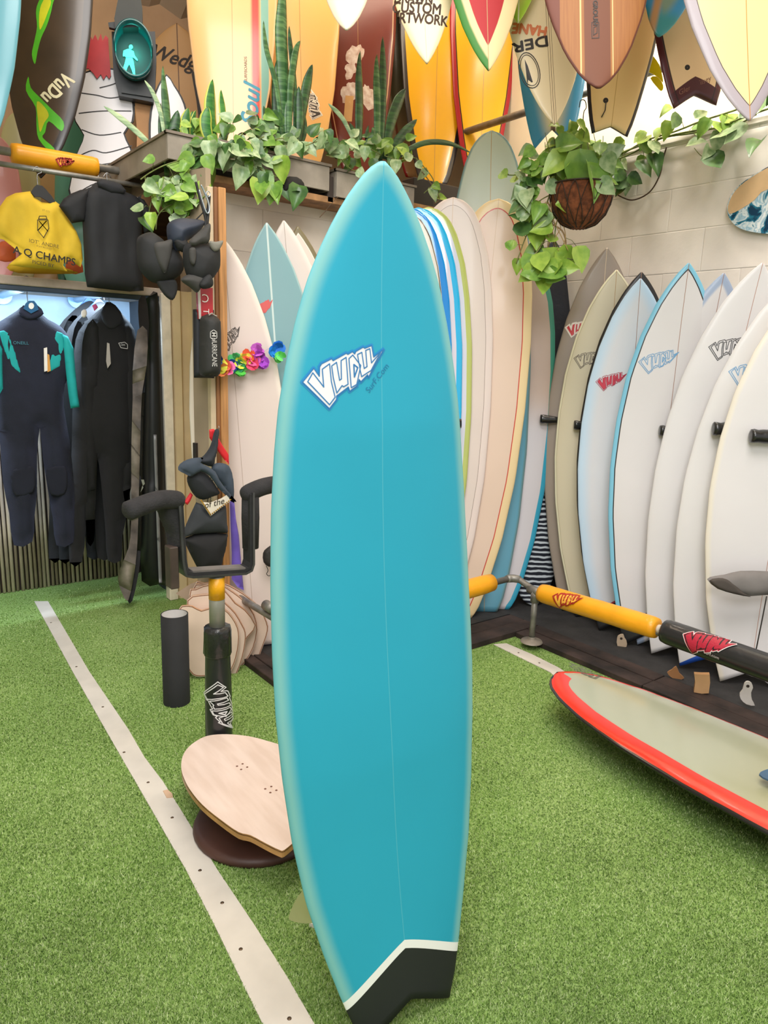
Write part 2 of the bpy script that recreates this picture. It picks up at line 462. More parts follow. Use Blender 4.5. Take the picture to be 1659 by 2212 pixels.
# ================================================================== SETTING
XR, YB, YC = 3.85, 3.62, 4.15
turf = bpy.data.materials.new('turf'); turf.use_nodes = True
def turf_nodes(m):
    nt = m.node_tree; b = nt.nodes['Principled BSDF']; b.inputs['Roughness'].default_value = .95; b.inputs['Specular IOR Level'].default_value = .15
    tc = nd(nt, 'ShaderNodeTexCoord'); cur = None
    def nz(sc, det, st=None):
        n = nd(nt, 'ShaderNodeTexNoise'); n.inputs['Scale'].default_value = sc; n.inputs['Detail'].default_value = det
        if st:
            mp = nd(nt, 'ShaderNodeMapping'); mp.inputs['Scale'].default_value = st; nt.links.new(tc.outputs['Object'], mp.inputs[0]); nt.links.new(mp.outputs[0], n.inputs[0])
        else: nt.links.new(tc.outputs['Object'], n.inputs[0])
        return n
    def ramp(src, stops):
        r = nd(nt, 'ShaderNodeValToRGB'); e = r.color_ramp.elements
        e[0].position, e[0].color = stops[0][0], lin(stops[0][1]); e[1].position, e[1].color = stops[-1][0], lin(stops[-1][1])
        for p, c in stops[1:-1]:
            k = e.new(p); k.color = lin(c)
        nt.links.new(src, r.inputs[0]); return r.outputs[0]
    big = ramp(nz(1.7, 4).outputs[0], [(.32, '#6a8a45'), (.5, '#7f9f54'), (.68, '#98b06c')])
    fine = ramp(nz(150, 6, (1, .45, 1)).outputs[0], [(.33, '#3a5220'), (.43, '#77954c'), (.56, '#95b068'), (.7, '#c6d3a0')])
    mx = nd(nt, 'ShaderNodeMix', data_type='RGBA'); mx.inputs[0].default_value = .52
    nt.links.new(big, mx.inputs[6]); nt.links.new(fine, mx.inputs[7])
    fl = nz(330, 2); r = nd(nt, 'ShaderNodeMapRange'); r.inputs[1].default_value = .70; r.inputs[2].default_value = .74
    nt.links.new(fl.outputs[0], r.inputs[0])
    m2 = nd(nt, 'ShaderNodeMix', data_type='RGBA'); nt.links.new(r.outputs[0], m2.inputs[0]); nt.links.new(mx.outputs[2], m2.inputs[6]); m2.inputs[7].default_value = lin('#23380f')
    nt.links.new(m2.outputs[2], b.inputs['Base Color'])
    bp = nd(nt, 'ShaderNodeBump'); bp.inputs['Strength'].default_value = .7; bp.inputs['Distance'].default_value = .006
    nt.links.new(nz(230, 5).outputs[0], bp.inputs['Height']); nt.links.new(bp.outputs[0], b.inputs['Normal'])
turf_nodes(turf)
struct('floor', boxg(-3.5, XR+.2, -3.0, 6.4, -.08, 0), turf, 'green artificial turf floor of the shop')
M_white = pm('#ece4da', .8, var=.03, scale=3, bump=.25, bscale=14)
M_cream = pm('#e6d6b8', .8, var=.04, scale=2, bump=.25, bscale=12)
M_plast = pm('#e6d9ca', .85, var=.06, scale=3, bump=.3, bscale=9)

def block_wall(name, origin, ux, ln, ht, bw, bh, mat, nrm, label, skip=None, z0=0):
    """painted block wall: slab plus one object per block with shallow recessed joints"""
    O = Vector(origin); ux = Vector(ux); nrm = Vector(nrm)
    a = O; b = O+ux*ln
    def cor(p, q, r): return O+ux*p+Vector((0, 0, q))+nrm*r
    V = [cor(p, q, r) for p in (0, ln) for q in (z0, ht) for r in (-.12, 0)]
    Fc = [(0, 1, 3, 2), (4, 6, 7, 5), (0, 4, 5, 1), (2, 3, 7, 6), (0, 2, 6, 4), (1, 5, 7, 3)]
    w = recalc(struct(name, (V, Fc), mat, label))
    rows = int(math.ceil((ht-z0)/bh)); me = {}
    for r in range(rows):
        off = (r % 2)*bw/2; p = -off
        while p < ln:
            p0, p1 = max(p, 0), min(p+bw, ln); q0, q1 = z0+r*bh, min(z0+(r+1)*bh, ht)
            if p1-p0 > .04 and (skip is None or not skip((p0+p1)/2, (q0+q1)/2)):
                key = (round(p1-p0, 3), round(q1-q0, 3)); c = cor(p0, q0, 0)
                if key not in me:
                    g = .0009; bz = .0035; W_, H_ = key
                    vv = []
                    for (ins, dep) in ((g, 0), (g+bz, .0016)):
                        for (s, t) in ((0, 0), (1, 0), (1, 1), (0, 1)):
                            vv.append(ux*(ins+(W_-2*ins)*s)+Vector((0, 0, ins+(H_-2*ins)*t))+nrm*dep)
                    ff = [(4, 5, 6, 7)]+[(i, (i+1) % 4, (i+1) % 4+4, i+4) for i in range(4)]
                    m_ = bpy.data.meshes.new('block'); m_.from_pydata([tuple(v) for v in vv], [], ff); m_.materials.append(mat)
                    bm = bmesh.new(); bm.from_mesh(m_); bmesh.ops.recalc_face_normals(bm, faces=bm.faces)
                    if bm.faces[:][0].normal.dot(nrm) < 0: bmesh.ops.reverse_faces(bm, faces=bm.faces)
                    bm.to_mesh(m_); bm.free(); me[key] = m_
                o = bpy.data.objects.new('block', me[key]); COL.objects.link(o); o.parent = w
                o.location = MW[w].inverted() @ (c+nrm*random.uniform(-.0005, .0015)); MW[o] = MW[w]
            p += bw
    return w
# right wall: painted blocks below a timber ledge, lighter recessed wall above
wr = block_wall('wall_right', (XR, -1.6, 0), (0, 1, 0), 8.0, 2.72, .45, .225, M_white, (-1, 0, 0), 'white painted block wall behind the racked shortboards')
struct('wall_right_upper', boxg(XR+.07, XR+.2, -1.6, 6.4, 2.70, 5.4), M_cream, 'cream upper part of the right wall above the vine ledge')
struct('trim_1', boxg(XR-.012, XR+.07, -1.6, 6.4, 2.715, 2.75, .006), M_white, 'painted ledge running along the right wall under the vine')
# back partition
wb = block_wall('wall_back', (1.70, YB, 0), (1, 0, 0), XR-1.70, 2.40, .45, .225, M_plast, (0, -1, 0), 'dirty white partition wall behind the longboards')
struct('trim_2', boxg(1.70, XR, YB-.02, YB+.15, 2.40, 2.43), pm('#b98d5e', .7, scale=20, var=.15), 'rough timber edge on top of the back partition')
# far loft wall and ceiling
struct('wall_far', boxg(-3.5, XR+.2, 6.2, 6.4, 0, 5.4), pm('#c9a682', .85, var=.08, scale=2, bump=.3, bscale=6), 'warm tan far wall behind the loft racks')
struct('wall_left', boxg(-3.62, -3.5, -3.0, 6.4, 0, 5.4), M_white, 'white left side wall')
cV, cF = [], []; nx = 90
for i in range(nx+1):
    x = -3.6+i*(XR+.25+3.6)/nx; z = .03*cos(x*2*pi/.30)
    cV += [(x, -3, 5.3+z), (x, 3.6, 5.3+z), (x, 5.0, 4.75+z), (x, 6.45, 4.02+z)]
for i in range(nx):
    for k in range(3): cF.append((4*i+k, 4*i+k+1, 4*i+k+5, 4*i+k+4))
struct('ceiling', (cV, cF), pm('#cdb9a0', .8, var=.08, scale=3), 'dusty corrugated ceiling sloping down to the far wall')
struct('floor_loft', boxg(1.95, XR, YB+.15, 6.2, 2.44, 2.50), pm('#6b5a48', .8, var=.1), 'timber loft deck behind the partition')
# black stepped platform around the racks
M_rub = pm('#2d2c2d', .75, var=.15, scale=12, bump=.3, bscale=90)
M_plank = pm('#3a2c28', .8, var=.3, scale=7, bump=.5, bscale=25)
PF = thing('display_platform', 'low black display platform with worn dark plank edge under the racked boards', 'platform', (3.3, 2.0, 0))
mk('rubber_mat', *join_geo(boxg(3.12, XR-.005, -1.5, YB-.005, 0, .028), boxg(1.62, 3.12, 2.76, YB-.005, 0, .028)), M_rub, PF)
for k in range(5):   # planks along the right edge and across the back edge
    y = 2.53-k*.8
    for j in range(2):
        x0 = 2.925+j*.098
        g = boxg(x0, x0+.094, y-.795+j*.0, y, 0, .030+.002*((k+j) % 2), .003); mk('plank', g[0], g[1], M_plank, PF)
for k in range(2):
    x = 1.60+k*.66
    for j in range(2):
        g = boxg(x, x+.655+(.20 if k else 0), 2.535+j*.108, 2.638+j*.108, 0, .031+.002*((k+j) % 2), .003); mk('plank', g[0], g[1], M_plank, PF)
for j in range(2):
    g = boxg(1.50+j*.062, 1.558+j*.062, 2.535, 3.55, 0, .031, .003); mk('plank', g[0], g[1], M_plank, PF)

# white rubber floor strips with screws
M_strip = pm('#d6cfc4', .55, var=.05, scale=6)
M_screw = pm('#6b5a4a', .4, .8)
def strip(px, label, screws):
    pts = [on(x, y, 2, 0) for x, y in px]; n = len(pts)
    V = [p+Vector((0, 0, .004)) for p in pts]+[p+Vector((0, 0, .0005)) for p in pts]
    c = sum(pts, Vector())/n
    r = delaunay_2d_cdt([Vector((p.x, p.y)) for p in pts], [], [tuple(range(n))], 1, 1e-6)
    Fc = [tuple(t) for t in r[2]]+[(i, (i+1) % n, (i+1) % n+n, i+n) for i in range(n)]
    o = recalc(mk('floor_strip', V, Fc, M_strip)); tag(o, label, 'floor strip')
    for x, y in screws:
        p = on(x, y, 2, .004); g = latheg(p, [(0, .0015), (.004, .0012), (.0055, 0), (.0055, -.002)], 10); mk('screw', *g, M_screw, o, smooth=True)
strip([(74,1300),(157,1452),(228,1578),(262,1637),(327,1750),(401,1880),(462,1998),(520,2118),(568,2216),(596,2270),(720,2270),(680,2216),(620,2112),(548,1998),(469,1880),(390,1750),(352,1690),(312,1637),(278,1578),(193,1452),(104,1300)],
      'long white strip screwed to the turf running down the left side', [(110,1345),(165,1440),(222,1527),(268,1625),(372,1766),(432,1880),(520,2050),(625,2200),(480,1950),(320,1690)])
strip([(1066,1393),(1094,1391),(1150,1415),(1206,1443),(1235,1462),(1210,1474),(1188,1453),(1130,1425)],
      'short white floor strip ending at the dark platform beside the rail post', [(1120,1410),(1165,1432)])
g = on(366,1716,2,.004); mk_p = [on(x,y,2,.006) for x,y in [(352,1708),(362,1705),(372,1714),(374,1722),(360,1723)]]
o = mk('tape_scrap', mk_p+[p-Vector((0,0,.002)) for p in mk_p], [(0,1,2,3,4)]+[(i,(i+1)%5,(i+1)%5+5,i+5) for i in range(5)], pm('#c9a98c', .7)); tag(o, 'small tan scrap of tape lifting at the edge of the long floor strip', 'tape')

# short turf pile: one mesh of fine blades, kept off the strips
STRIPS = [o for o in bpy.data.objects if o.name.startswith('floor_strip')]
def turf_pile(n=400000):
    rg = np.random.default_rng(3)
    px = rg.uniform(-150, 2050, n); py = 1240+(2330-1240)*rg.uniform(0, 1, n)**.75
    d = np.array([ [*RGT], [*UPV], [*FWD] ])
    dr = d[2][None]*FPX + d[0][None]*(px-829.5)[:, None] - d[1][None]*(py-1106)[:, None]
    t = -CAM.z/dr[:, 2]; P = np.stack([dr[:, 0]*t, dr[:, 1]*t], 1)
    ok = (P[:, 0] < XR) & ~((P[:, 0] > 2.92) | ((P[:, 0] > 1.49) & (P[:, 1] > 2.53))) & (P[:, 1] < 4.7)
    for o in STRIPS:
        Q = [MW[o] @ v.co for v in o.data.vertices][:len(o.data.vertices)//2]; c = np.zeros(n, bool); j = len(Q)-1
        for i in range(len(Q)):
            a, b = Q[i], Q[j]
            c ^= ((a.y > P[:, 1]) != (b.y > P[:, 1])) & (P[:, 0] < (b.x-a.x)*(P[:, 1]-a.y)/(b.y-a.y+1e-9)+a.x); j = i
        ok &= ~c
    P = P[ok]; m = len(P); an = rg.uniform(0, 2*np.pi, m); dist = np.hypot(P[:, 0], P[:, 1])
    w = .0007+.00045*dist; h = rg.uniform(.005, .009, m); ln = rg.uniform(.002, .007, m)
    V = np.zeros((m, 3, 3)); V[:, 0, 0] = P[:, 0]-np.cos(an)*w; V[:, 0, 1] = P[:, 1]-np.sin(an)*w; V[:, 1, 0] = P[:, 0]+np.cos(an)*w; V[:, 1, 1] = P[:, 1]+np.sin(an)*w
    la = an+np.pi/2+rg.uniform(-.8, .8, m); V[:, 2, 0] = P[:, 0]+np.cos(la)*ln; V[:, 2, 1] = P[:, 1]+np.sin(la)*ln; V[:, 2, 2] = h
    me = bpy.data.meshes.new('turf_pile'); me.vertices.add(m*3); me.loops.add(m*3); me.polygons.add(m)
    me.vertices.foreach_set('co', V.ravel()); me.loops.foreach_set('vertex_index', np.arange(m*3)); me.polygons.foreach_set('loop_start', np.arange(0, m*3, 3))
    a = me.attributes.new('shade', 'FLOAT', 'POINT'); a.data.foreach_set('value', np.repeat(rg.uniform(0, 1, m), 3)); me.update(); me.validate()
    mt = bpy.data.materials.new('turf_fibre'); mt.use_nodes = True; nt = mt.node_tree; b = nt.nodes['Principled BSDF']; b.inputs['Roughness'].default_value = .7; b.inputs['Specular IOR Level'].default_value = .2
    at = nd(nt, 'ShaderNodeAttribute'); at.attribute_name = 'shade'; r = nd(nt, 'ShaderNodeValToRGB'); e = r.color_ramp.elements
    e[0].position, e[0].color = 0, lin('#3f6026'); e[1].position, e[1].color = 1, lin('#c8d6a2')
    for p, c in ((.12, '#6c8c3e'), (.5, '#8aaa58'), (.85, '#a4be76')):
        k = e.new(p); k.color = lin(c)
    nt.links.new(at.outputs['Fac'], r.inputs[0])
    tc = nd(nt, 'ShaderNodeTexCoord'); nz = nd(nt, 'ShaderNodeTexNoise'); nz.inputs['Scale'].default_value = 2.2; nz.inputs['Detail'].default_value = 4; nt.links.new(tc.outputs['Object'], nz.inputs[0])
    mr_ = nd(nt, 'ShaderNodeMapRange'); mr_.inputs[1].default_value = .35; mr_.inputs[2].default_value = .65; mr_.inputs[3].default_value = .74; mr_.inputs[4].default_value = 1.08; nt.links.new(nz.outputs[0], mr_.inputs[0])
    vm = nd(nt, 'ShaderNodeVectorMath', operation='SCALE'); nt.links.new(r.outputs[0], vm.inputs[0]); nt.links.new(mr_.outputs[0], vm.inputs['Scale'])
    nt.links.new(vm.outputs[0], b.inputs['Base Color']); me.materials.append(mt)
    o = bpy.data.objects.new('turf_pile', me); COL.objects.link(o); tag(o, 'short green fibres of the artificial turf', 'grass', kind='stuff')
turf_pile()

# ------------------------------------------------------------------ container bay on the left
M_cont = pm('#dcc59c', .6, var=.06, scale=4, bump=.1, bscale=10)
def ribbed(x0, x1, y, z0, z1, n, dep, mat, name, **k):
    V, Fc = [], []; c = 0; st = [(0, 0), (.35, 0), (.5, 1), (.85, 1)]
    xs = []
    for i in range(n):
        for a, b in st: xs.append((x0+(x1-x0)*(i+a)/n, y-dep*b))
    xs.append((x1, y))
    for x, yy in xs: V += [(x, yy, z0), (x, yy, z1)]
    for i in range(len(xs)-1): Fc.append((2*i, 2*i+2, 2*i+3, 2*i+1))
    return struct(name, (V, Fc), mat, **k)
ribbed(1.555, 1.80, YC, 0, 1.84, 2, .035, M_cont, 'wall_container_jamb', label='cream ribbed steel corner of the container bay')
struct('wall_container_jamb_side', boxg(1.80, 1.90, YC, YC+.3, 0, 2.4), pm('#b8a58b', .8, var=.1), 'grey brown return between container and partition')
struct('trim_3', boxg(1.545, 1.60, YC-.05, YC+.02, 0, 1.82, .006), pm('#e9dcc8', .6, var=.05, scale=20), 'white painted corner post of the container bay')
TPx = on(476, 700, 1, 3.2)
TP = thing('timber_post', 'orange pine timber post with hooks, standing left of the garlanded surfboard', 'post', (TPx.x, 3.2, 0))
def stud(a, b, y0, y1, m):
    xa_, xb_ = on(a, 700, 1, 3.2).x, on(b, 700, 1, 3.2).x
    mk('stud', *boxg(xa_, xb_, y0, y1, 0, 2.22, .003), m, TP)
stud(470, 485.5, 3.17, 3.215, pm('#c08a55', .6, var=.15, scale=6, stretch=(12, 12, .6)))
stud(463, 470, 3.18, 3.22, pm('#8e5f3c', .6, var=.15, scale=6, stretch=(12, 12, .6)))
stud(451, 463, 3.19, 3.23, pm('#d6c1a2', .6, var=.1, scale=6))
xl = on(452, 700, 1, 3.2).x
pa, pb = Vector((on(415, 700, 1, 3.32).x, 3.32, 0)), Vector((xl, 3.215, 0)); dd = (pb-pa).normalized(); pn = Vector((dd.y, -dd.x, 0))
if pn.x > 0: pn = -pn
V = [p+q+Vector((0, 0, z)) for p in (pa, pb) for q in (Vector(), -pn*.03) for z in (0, 2.30)]
struct('wall_return', (V, [(0, 1, 3, 2), (4, 6, 7, 5), (0, 4, 5, 1), (2, 3, 7, 6), (0, 2, 6, 4), (1, 5, 7, 3)]), pm('#a08e78', .8, var=.08, scale=3), 'grey brown return panel between the container bay and the timber post')
g = boxg(0, 1, 0, 1, 0, 1)
qa = Vector((1.745, YC, 0)); V = [p+q+Vector((0, 0, z)) for p in (qa, pa) for q in (Vector(), Vector((.03, 0, 0))) for z in (0, 2.30)]
struct('wall_return_side', (V, [(0, 1, 3, 2), (4, 6, 7, 5), (0, 4, 5, 1), (2, 3, 7, 6), (0, 2, 6, 4), (1, 5, 7, 3)]), M_cont, 'cream side of the return beside the container post')
LT = thing('door_latch', 'dark metal latch plate on the return panel beside the witch hat', 'latch', pa+dd*.1+Vector((0, 0, 1.0)))
c_ = pa+dd*.012+Vector((0, 0, 1.03))+pn*.006
mk('latch_plate', [c_+dd*a+Vector((0, 0, z))+pn*q for a in (-.012, .012) for z in (-.04, .04) for q in (-.005, .006)], [(0, 1, 3, 2), (4, 6, 7, 5), (0, 4, 5, 1), (2, 3, 7, 6), (0, 2, 6, 4), (1, 5, 7, 3)], pm('#2a211c', .5), LT)
# lintel shelf
LS = thing('display_shelf', 'grey plaster ledge over the container bay holding the folded yellow top', 'shelf', (.6, YC, 1.8))
struct('floor_mezzanine', boxg(-.6, 1.93, YC+.9, 6.2, 1.78, 1.845), pm('#8a7a68', .8, var=.1), 'timber deck above the container bay')
mk('ledge', *boxg(-.6, 1.60, YC-.02, YC+.9, 1.80, 1.845, .004), pm('#b3a497', .8, var=.08, scale=8, bump=.3), LS)
mk('lower_edge', *boxg(-.6, 1.60, YC-.012, YC+.05, 1.775, 1.80, .003), pm('#39475a', .5), LS)
# inside of the bay
YI = 4.78
struct('wall_bay_back', boxg(-.6, 2.0, YI+.03, YI+.08, 0, 1.80), pm('#a9bfd2', .6, var=.05), 'pale painted back wall inside the container bay')
struct('wall_bay_side', boxg(1.60, 1.66, YC+.03, YI+.03, 0, 1.80), pm('#3c434c', .7), 'dark side wall inside the container bay')
struct('trim_5', boxg(-.6, 1.60, YI-.02, YI+.03, 1.50, 1.53), pm('#7d93a8', .5), 'steel rail above the reed screen')
RS = thing('reed_screen', 'screen of vertical reed canes behind the hanging wetsuits', 'reed screen', (.9, YI, 0))
M_reed = [pm('#bcab9e', .7, var=.2, scale=12, stretch=(1, 1, .3)), pm('#cdbcae', .7, var=.2, scale=12, stretch=(1, 1, .3)), pm('#a39184', .7, var=.2, scale=12, stretch=(1, 1, .3))]
rm = []
for k in range(6):
    g = tubeg([(0, 0, 0), (random.uniform(-.004, .004), 0, .5), (random.uniform(-.004, .004), 0, 1.0), (0, 0, 1.50)], random.uniform(.0085, .0115), 7)
    m_ = bpy.data.meshes.new('reed'); m_.from_pydata([tuple(v) for v in g[0]], [], g[1]); m_.materials.append(M_reed[k % 3]); rm.append(m_)
    m_.polygons.foreach_set('use_smooth', [True]*len(m_.polygons))
x = .45
while x < 1.60:
    o = bpy.data.objects.new('reed', random.choice(rm)); COL.objects.link(o); o.parent = RS
    o.location = (x-.9, -.012+random.uniform(-.004, .004), random.uniform(-.0, .004)); o.rotation_euler = (0, random.uniform(-.006, .006), random.uniform(0, 6))
    x += random.uniform(.023, .030)
mk('backing_cloth', *boxg(.42, 1.60, YI+.005, YI+.02, 0, 1.46), pm('#33271f', .9), RS)

# grey wall pegs for hangers
def peg(px, z, label):
    b = Vector((px, YI, z)); e = Vector((px+.02, YC+.02, z+.02))
    t = thing('hanger_peg', label, 'wall peg', b)
    mk('peg_tube', *tubeg([b, e], .024, 14), pm('#b9cfe2', .4, .3), t, smooth=True)
    g = latheg((0, 0, 0), [(.001, .03), (.016, .026), (.027, .015), (.031, 0), (.027, -.015), (.016, -.026), (.001, -.03)], 16)
    mk('end_ball', [v+e for v in g[0]], g[1], pm('#857a70', .5, var=.1, bump=.3), t, smooth=True)
    g = latheg((0, 0, 0), [(.055, 0), (.055, .008), (.001, .008)], 18)
    mk('flange', [Vector((v.x, -v.z-.0, v.y))+b+Vector((0, -.002, 0)) for v in g[0]], g[1], pm('#8db6dd', .4, .4), t)
p1 = on(62, 616, 1, YC+.02); p2 = on(240, 628, 1, YC+.02)
peg(p1.x-.02, p1.z-.02, 'wall peg with grey ball end holding the teal sleeved wetsuit')
peg(p2.x-.02, p2.z-.02, 'wall peg with grey ball end holding the black wetsuits')

# ------------------------------------------------------------------ wetsuits
NAVY, BLK = pm('#1b1f30', .9, var=.12, bump=.15, bscale=120), pm('#141416', .9, var=.12, bump=.15, bscale=120)
TEAL = pm('#16a3a5', .8, var=.06)
def hook(parent, p, top, mat=None):
    pts = smooth_path([p, p+Vector((0, 0, .05)), Vector((p.x+.02, p.y, top-.01)), Vector((p.x, p.y, top+.012)), Vector((p.x-.02, p.y, top-.012))], 5)
    mk('hanger_hook', *tubeg(pts, .0022, 6), mat or pm('#9a9a9a', .3, .9), parent, smooth=True)
P1 = Pl((0.9, 4.20, 0), (0, -1, 0))
ws = thing('wetsuit', 'navy wetsuit with teal sleeves and hang tags at the left edge', 'wetsuit', on(60, 1180, 1, 4.20))
body = [(-28,735),(-14,705),(10,688),(38,670),(48,662),(74,662),(86,674),(104,690),(132,706),(150,735),(156,800),(140,830),(138,880),(150,950),(160,1050),(161,1120),(158,1172),(122,1178),(114,1120),(102,1050),(92,985),(86,925),(80,985),(80,1060),(74,1120),(70,1170),(30,1178),(20,1110),(6,1040),(0,960),(-8,900),(-16,820)]
pillow('body', body, P1, .055, NAVY, ws, sm=2, fold=.012)
pillow('collar', [(36,676),(46,660),(62,666),(76,660),(90,678),(70,690),(52,690)], P1, .02, pm('#2a2e45', .9), ws, off=.05, sm=2)
pillow('sleeve', [(131,722),(142,727),(154,752),(158,800),(162,840),(167,878),(148,881),(143,850),(137,796),(131,757)], P1, .022, TEAL, ws, off=.045, sm=1)
pillow('chest_panel', [(99,806),(105,736),(118,716),(130,720),(134,750),(125,792),(110,800)], P1, .006, TEAL, ws, off=.05, sm=1, edge=.02)
pillow('chest_panel', [(-6,716),(4,714),(18,723),(30,763),(42,807),(26,798),(14,790),(4,754)], P1, .006, TEAL, ws, off=.05, sm=1, edge=.02)
pillow('sleeve', [(-34,735),(-20,720),(2,752),(3,838),(-10,860),(-30,850)], P1, .022, TEAL, ws, off=.045, sm=1)
for q in ([(24,1012),(64,1004),(72,1030),(66,1060),(30,1068),(20,1040)], [(96,1010),(134,1004),(140,1034),(134,1064),(106,1066),(98,1040)]):
    pillow('knee_pad', q, P1, .006, pm('#1a1d2b', .95), ws, off=.052, sm=2, edge=.02)
plate('hang_tag', [(88,752),(95,750),(96,800),(89,802)], P1, .002, pm('#ece7e2', .6), ws, off=.068)
plate('hang_tag', [(96,764),(100,766),(103,800),(96,803)], P1, .002, pm('#d59a4c', .6), ws, off=.066)
plate('hanger', [(44,668),(50,656),(56,651),(66,651),(72,658),(76,670),(60,678)], P1, .02, pm('#1c5e8e', .4), ws, off=.078)
plate('size_disc', [(60+6*cos(a*.7), 662+7*sin(a*.7)) for a in range(9)], P1, .002, pm('#eeeeee', .5), ws, off=.081)
hook(ws, P1.w(*P1.px(60, 652)), p1.z+.035)
mp_ = lambda b: (lambda x, y, e: MW[b[0]].inverted() @ b[1].w(x, y, b[2]+e))
u_, v_ = P1.px(40, 741); put_text('printed_lettering', 'ONEILL', mp_((ws, P1, .058)), .022, pm('#3c7f93', .6), ws, cx=u_, cy=v_)
black_body = [(216,668),(230,660),(242,658),(256,668),(272,688),(290,712),(297,770),(294,860),(288,980),(278,1090),(264,1160),(262,1210),(233,1211),(228,1150),(222,1080),(213,1000),(206,1000),(196,1070),(186,1140),(177,1214),(150,1215),(150,1130),(152,1050),(155,960),(157,860),(160,760),(170,715),(196,685)]
def black_suit(dx, dy, Y, label, marks, dz=0):
    P = Pl((1.2, Y, 0), (0, -1, 0))
    s = thing('wetsuit', label, 'wetsuit', on(225+dx, 1210+dy, 1, Y), group='black wetsuits sharing one peg')
    pillow('body', [(x+dx, y+dy) for x, y in black_body], P, .045, BLK, s, sm=2, fold=.016)
    pillow('sleeve', [(x+dx, y+dy) for x, y in [(186,700),(206,690),(214,740),(208,860),(206,1000),(202,1100),(199,1166),(184,1168),(180,1060),(176,940),(172,820),(174,740)]], P, .02, BLK, s, off=.035, sm=2, fold=.01)
    pillow('sleeve', [(x+dx, y+dy) for x, y in [(262,700),(286,712),(296,780),(294,900),(286,1010),(272,1080),(262,1060),(266,960),(268,840),(262,760)]], P, .02, BLK, s, off=.03, sm=2, fold=.01)
    if marks:
        pillow('collar', [(212,676),(228,656),(244,660),(262,690),(240,712),(222,704)], P, .014, pm('#202024', .9), s, off=.045, sm=2)
        plate('hang_tag', [(224,740),(229,742),(232,785),(225,795),(222,780)], P, .003, pm('#a7a19a', .6), s, off=.062)
        u, v = P.px(258, 745)
        mp = mp_((s, P, .058))
        V, Fc = [], []
        for pl2 in ([(249,741),(262,739),(268,744),(268,753),(254,751)],):
            a, f = ribbon([P.px(*q) for q in pl2], .003); V += [mp(x, y, .001) for x, y in a]; Fc += f
        mk('printed_badge', V, Fc, pm('#c8c8c8', .5), s, local=True)
        put_text('printed_lettering', 'OH', mp, .016, pm('#c8c8c8', .5), s, cx=u, cy=v)
    plate('hanger', [(x+dx, y+dy) for x, y in [(214,672),(226,660),(232,652),(240,652),(252,664),(258,674),(236,680)]], P, .015, pm('#26262a', .4) if marks else pm('#20549a', .4), s, off=-.01)
    hook(s, P.w(*P.px(236+dx*.5, 655+dy)), p2.z+.035)
black_suit(0, 0, 4.22, 'front black wetsuit with a square white chest badge', True)
black_suit(-22, -6, 4.34, 'black wetsuit hanging half hidden behind the one with the white badge', False)
black_suit(-44, -8, 4.46, 'rearmost black wetsuit on the right peg, only its shoulder and foot showing', False)
o = pillow('glove_keyring', [(176,672),(184,668),(188,676),(184,686),(176,684)], Pl((1, 4.16, 0), (0, -1, 0)), .008, pm('#e8e2da', .6), sm=2); tag(o, 'small white charm hanging beside the black wetsuit hangers', 'keyring charm')
o = pillow('pink_tag', [(199,660),(207,656),(212,664),(204,672)], Pl((1, 4.15, 0), (0, -1, 0)), .006, pm('#e05a9a', .6), sm=1); tag(o, 'bright pink hanger tag above the black wetsuits', 'hanger tag')

# board bags standing by the jamb
PBg = Pl((1.45, 4.04, 0), (-.25, -1, 0))
bgp = thing('board_bag', 'open grey brown board bag with curved hem standing by the cream post', 'board bag', on(277, 1292, 2, 0))
pillow('bag_lining', [(286,860),(286,800),(296,714),(317,714),(316,790),(306,850),(303,930),(300,1037),(298,1120),(295,1189),(288,1245),(276,1296),(262,1276),(254,1247),(262,1218),(272,1195),(281,1160),(283,1080),(283,960)], PBg, .012, pm('#8d837a', .55, var=.25, scale=9, bump=.3, bscale=20), bgp, off=.02, sm=2, edge=.03)
pillow('bag_shell', [(299,650),(314,640),(322,700),(316,800),(310,900),(308,1040),(304,1190),(298,1245),(286,1298),(276,1298),(288,1250),(296,1190),(298,1090),(300,950),(303,850),(306,760),(300,700)], PBg, .03, pm('#17181a', .5, var=.1), bgp, sm=2)
bg2 = thing('board_bag', 'glossy black board bag with silver piping leaning in the corner of the bay', 'board bag', on(340, 1265, 2, 0))
PB2 = Pl((1.50, 4.12, 0), (-.15, -1, 0))
pillow('bag_shell', [(312,660),(322,640),(340,632),(347,720),(352,900),(358,1060),(366,1200),(368,1262),(345,1262),(306,1255),(306,1120),(309,900),(312,760)], PB2, .045, pm('#15171b', .35, var=.1), bg2, sm=2, fold=.012)
pillow('piping', [(327,936),(334,936),(338,1060),(343,1180),(346,1254),(339,1254),(335,1160),(331,1050)], PB2, .004, pm('#8f9096', .4, .3), bg2, off=.055, sm=1)
plate('zip_pull', [(303,1033),(309,1033),(311,1042),(305,1048),(302,1060),(308,1050)], PBg, .004, pm('#c8c8c8', .3, .9), bgp, off=.05)

# ------------------------------------------------------------------ pipes, yellow pads above the bay
M_pipe = pm('#8d8a84', .45, .55, var=.12, scale=20)
M_yel = pm('#f0a515', .45, var=.04, coat=.2, bump=.3, bscale=16)
M_blkv = pm('#212225', .35, var=.06, coat=.3, bump=.25, bscale=18)
def padg(a, b, r, n=20, segs=14, lump=.05):
    a, b = Vector(a), Vector(b); d = b-a; path = [a+d*i/segs for i in range(segs+1)]
    R = [r*(1+lump*.5*noise.noise(Vector((i*.7, a.x*3, r*50)))) for i in range(segs+1)]
    R[0] *= .55; R[1] = R[1]; path.insert(1, a+d.normalized()*.006); R.insert(1, r*.93)
    path.insert(-1, b-d.normalized()*.006); R[-1] *= .55; R.insert(-1, r*.93)
    return tubeg(path, R, n)
rl = thing('clothes_rail', 'thin grey pipe the tops hang from over the container bay', 'rail', on(150, 380, 1, 4.0))
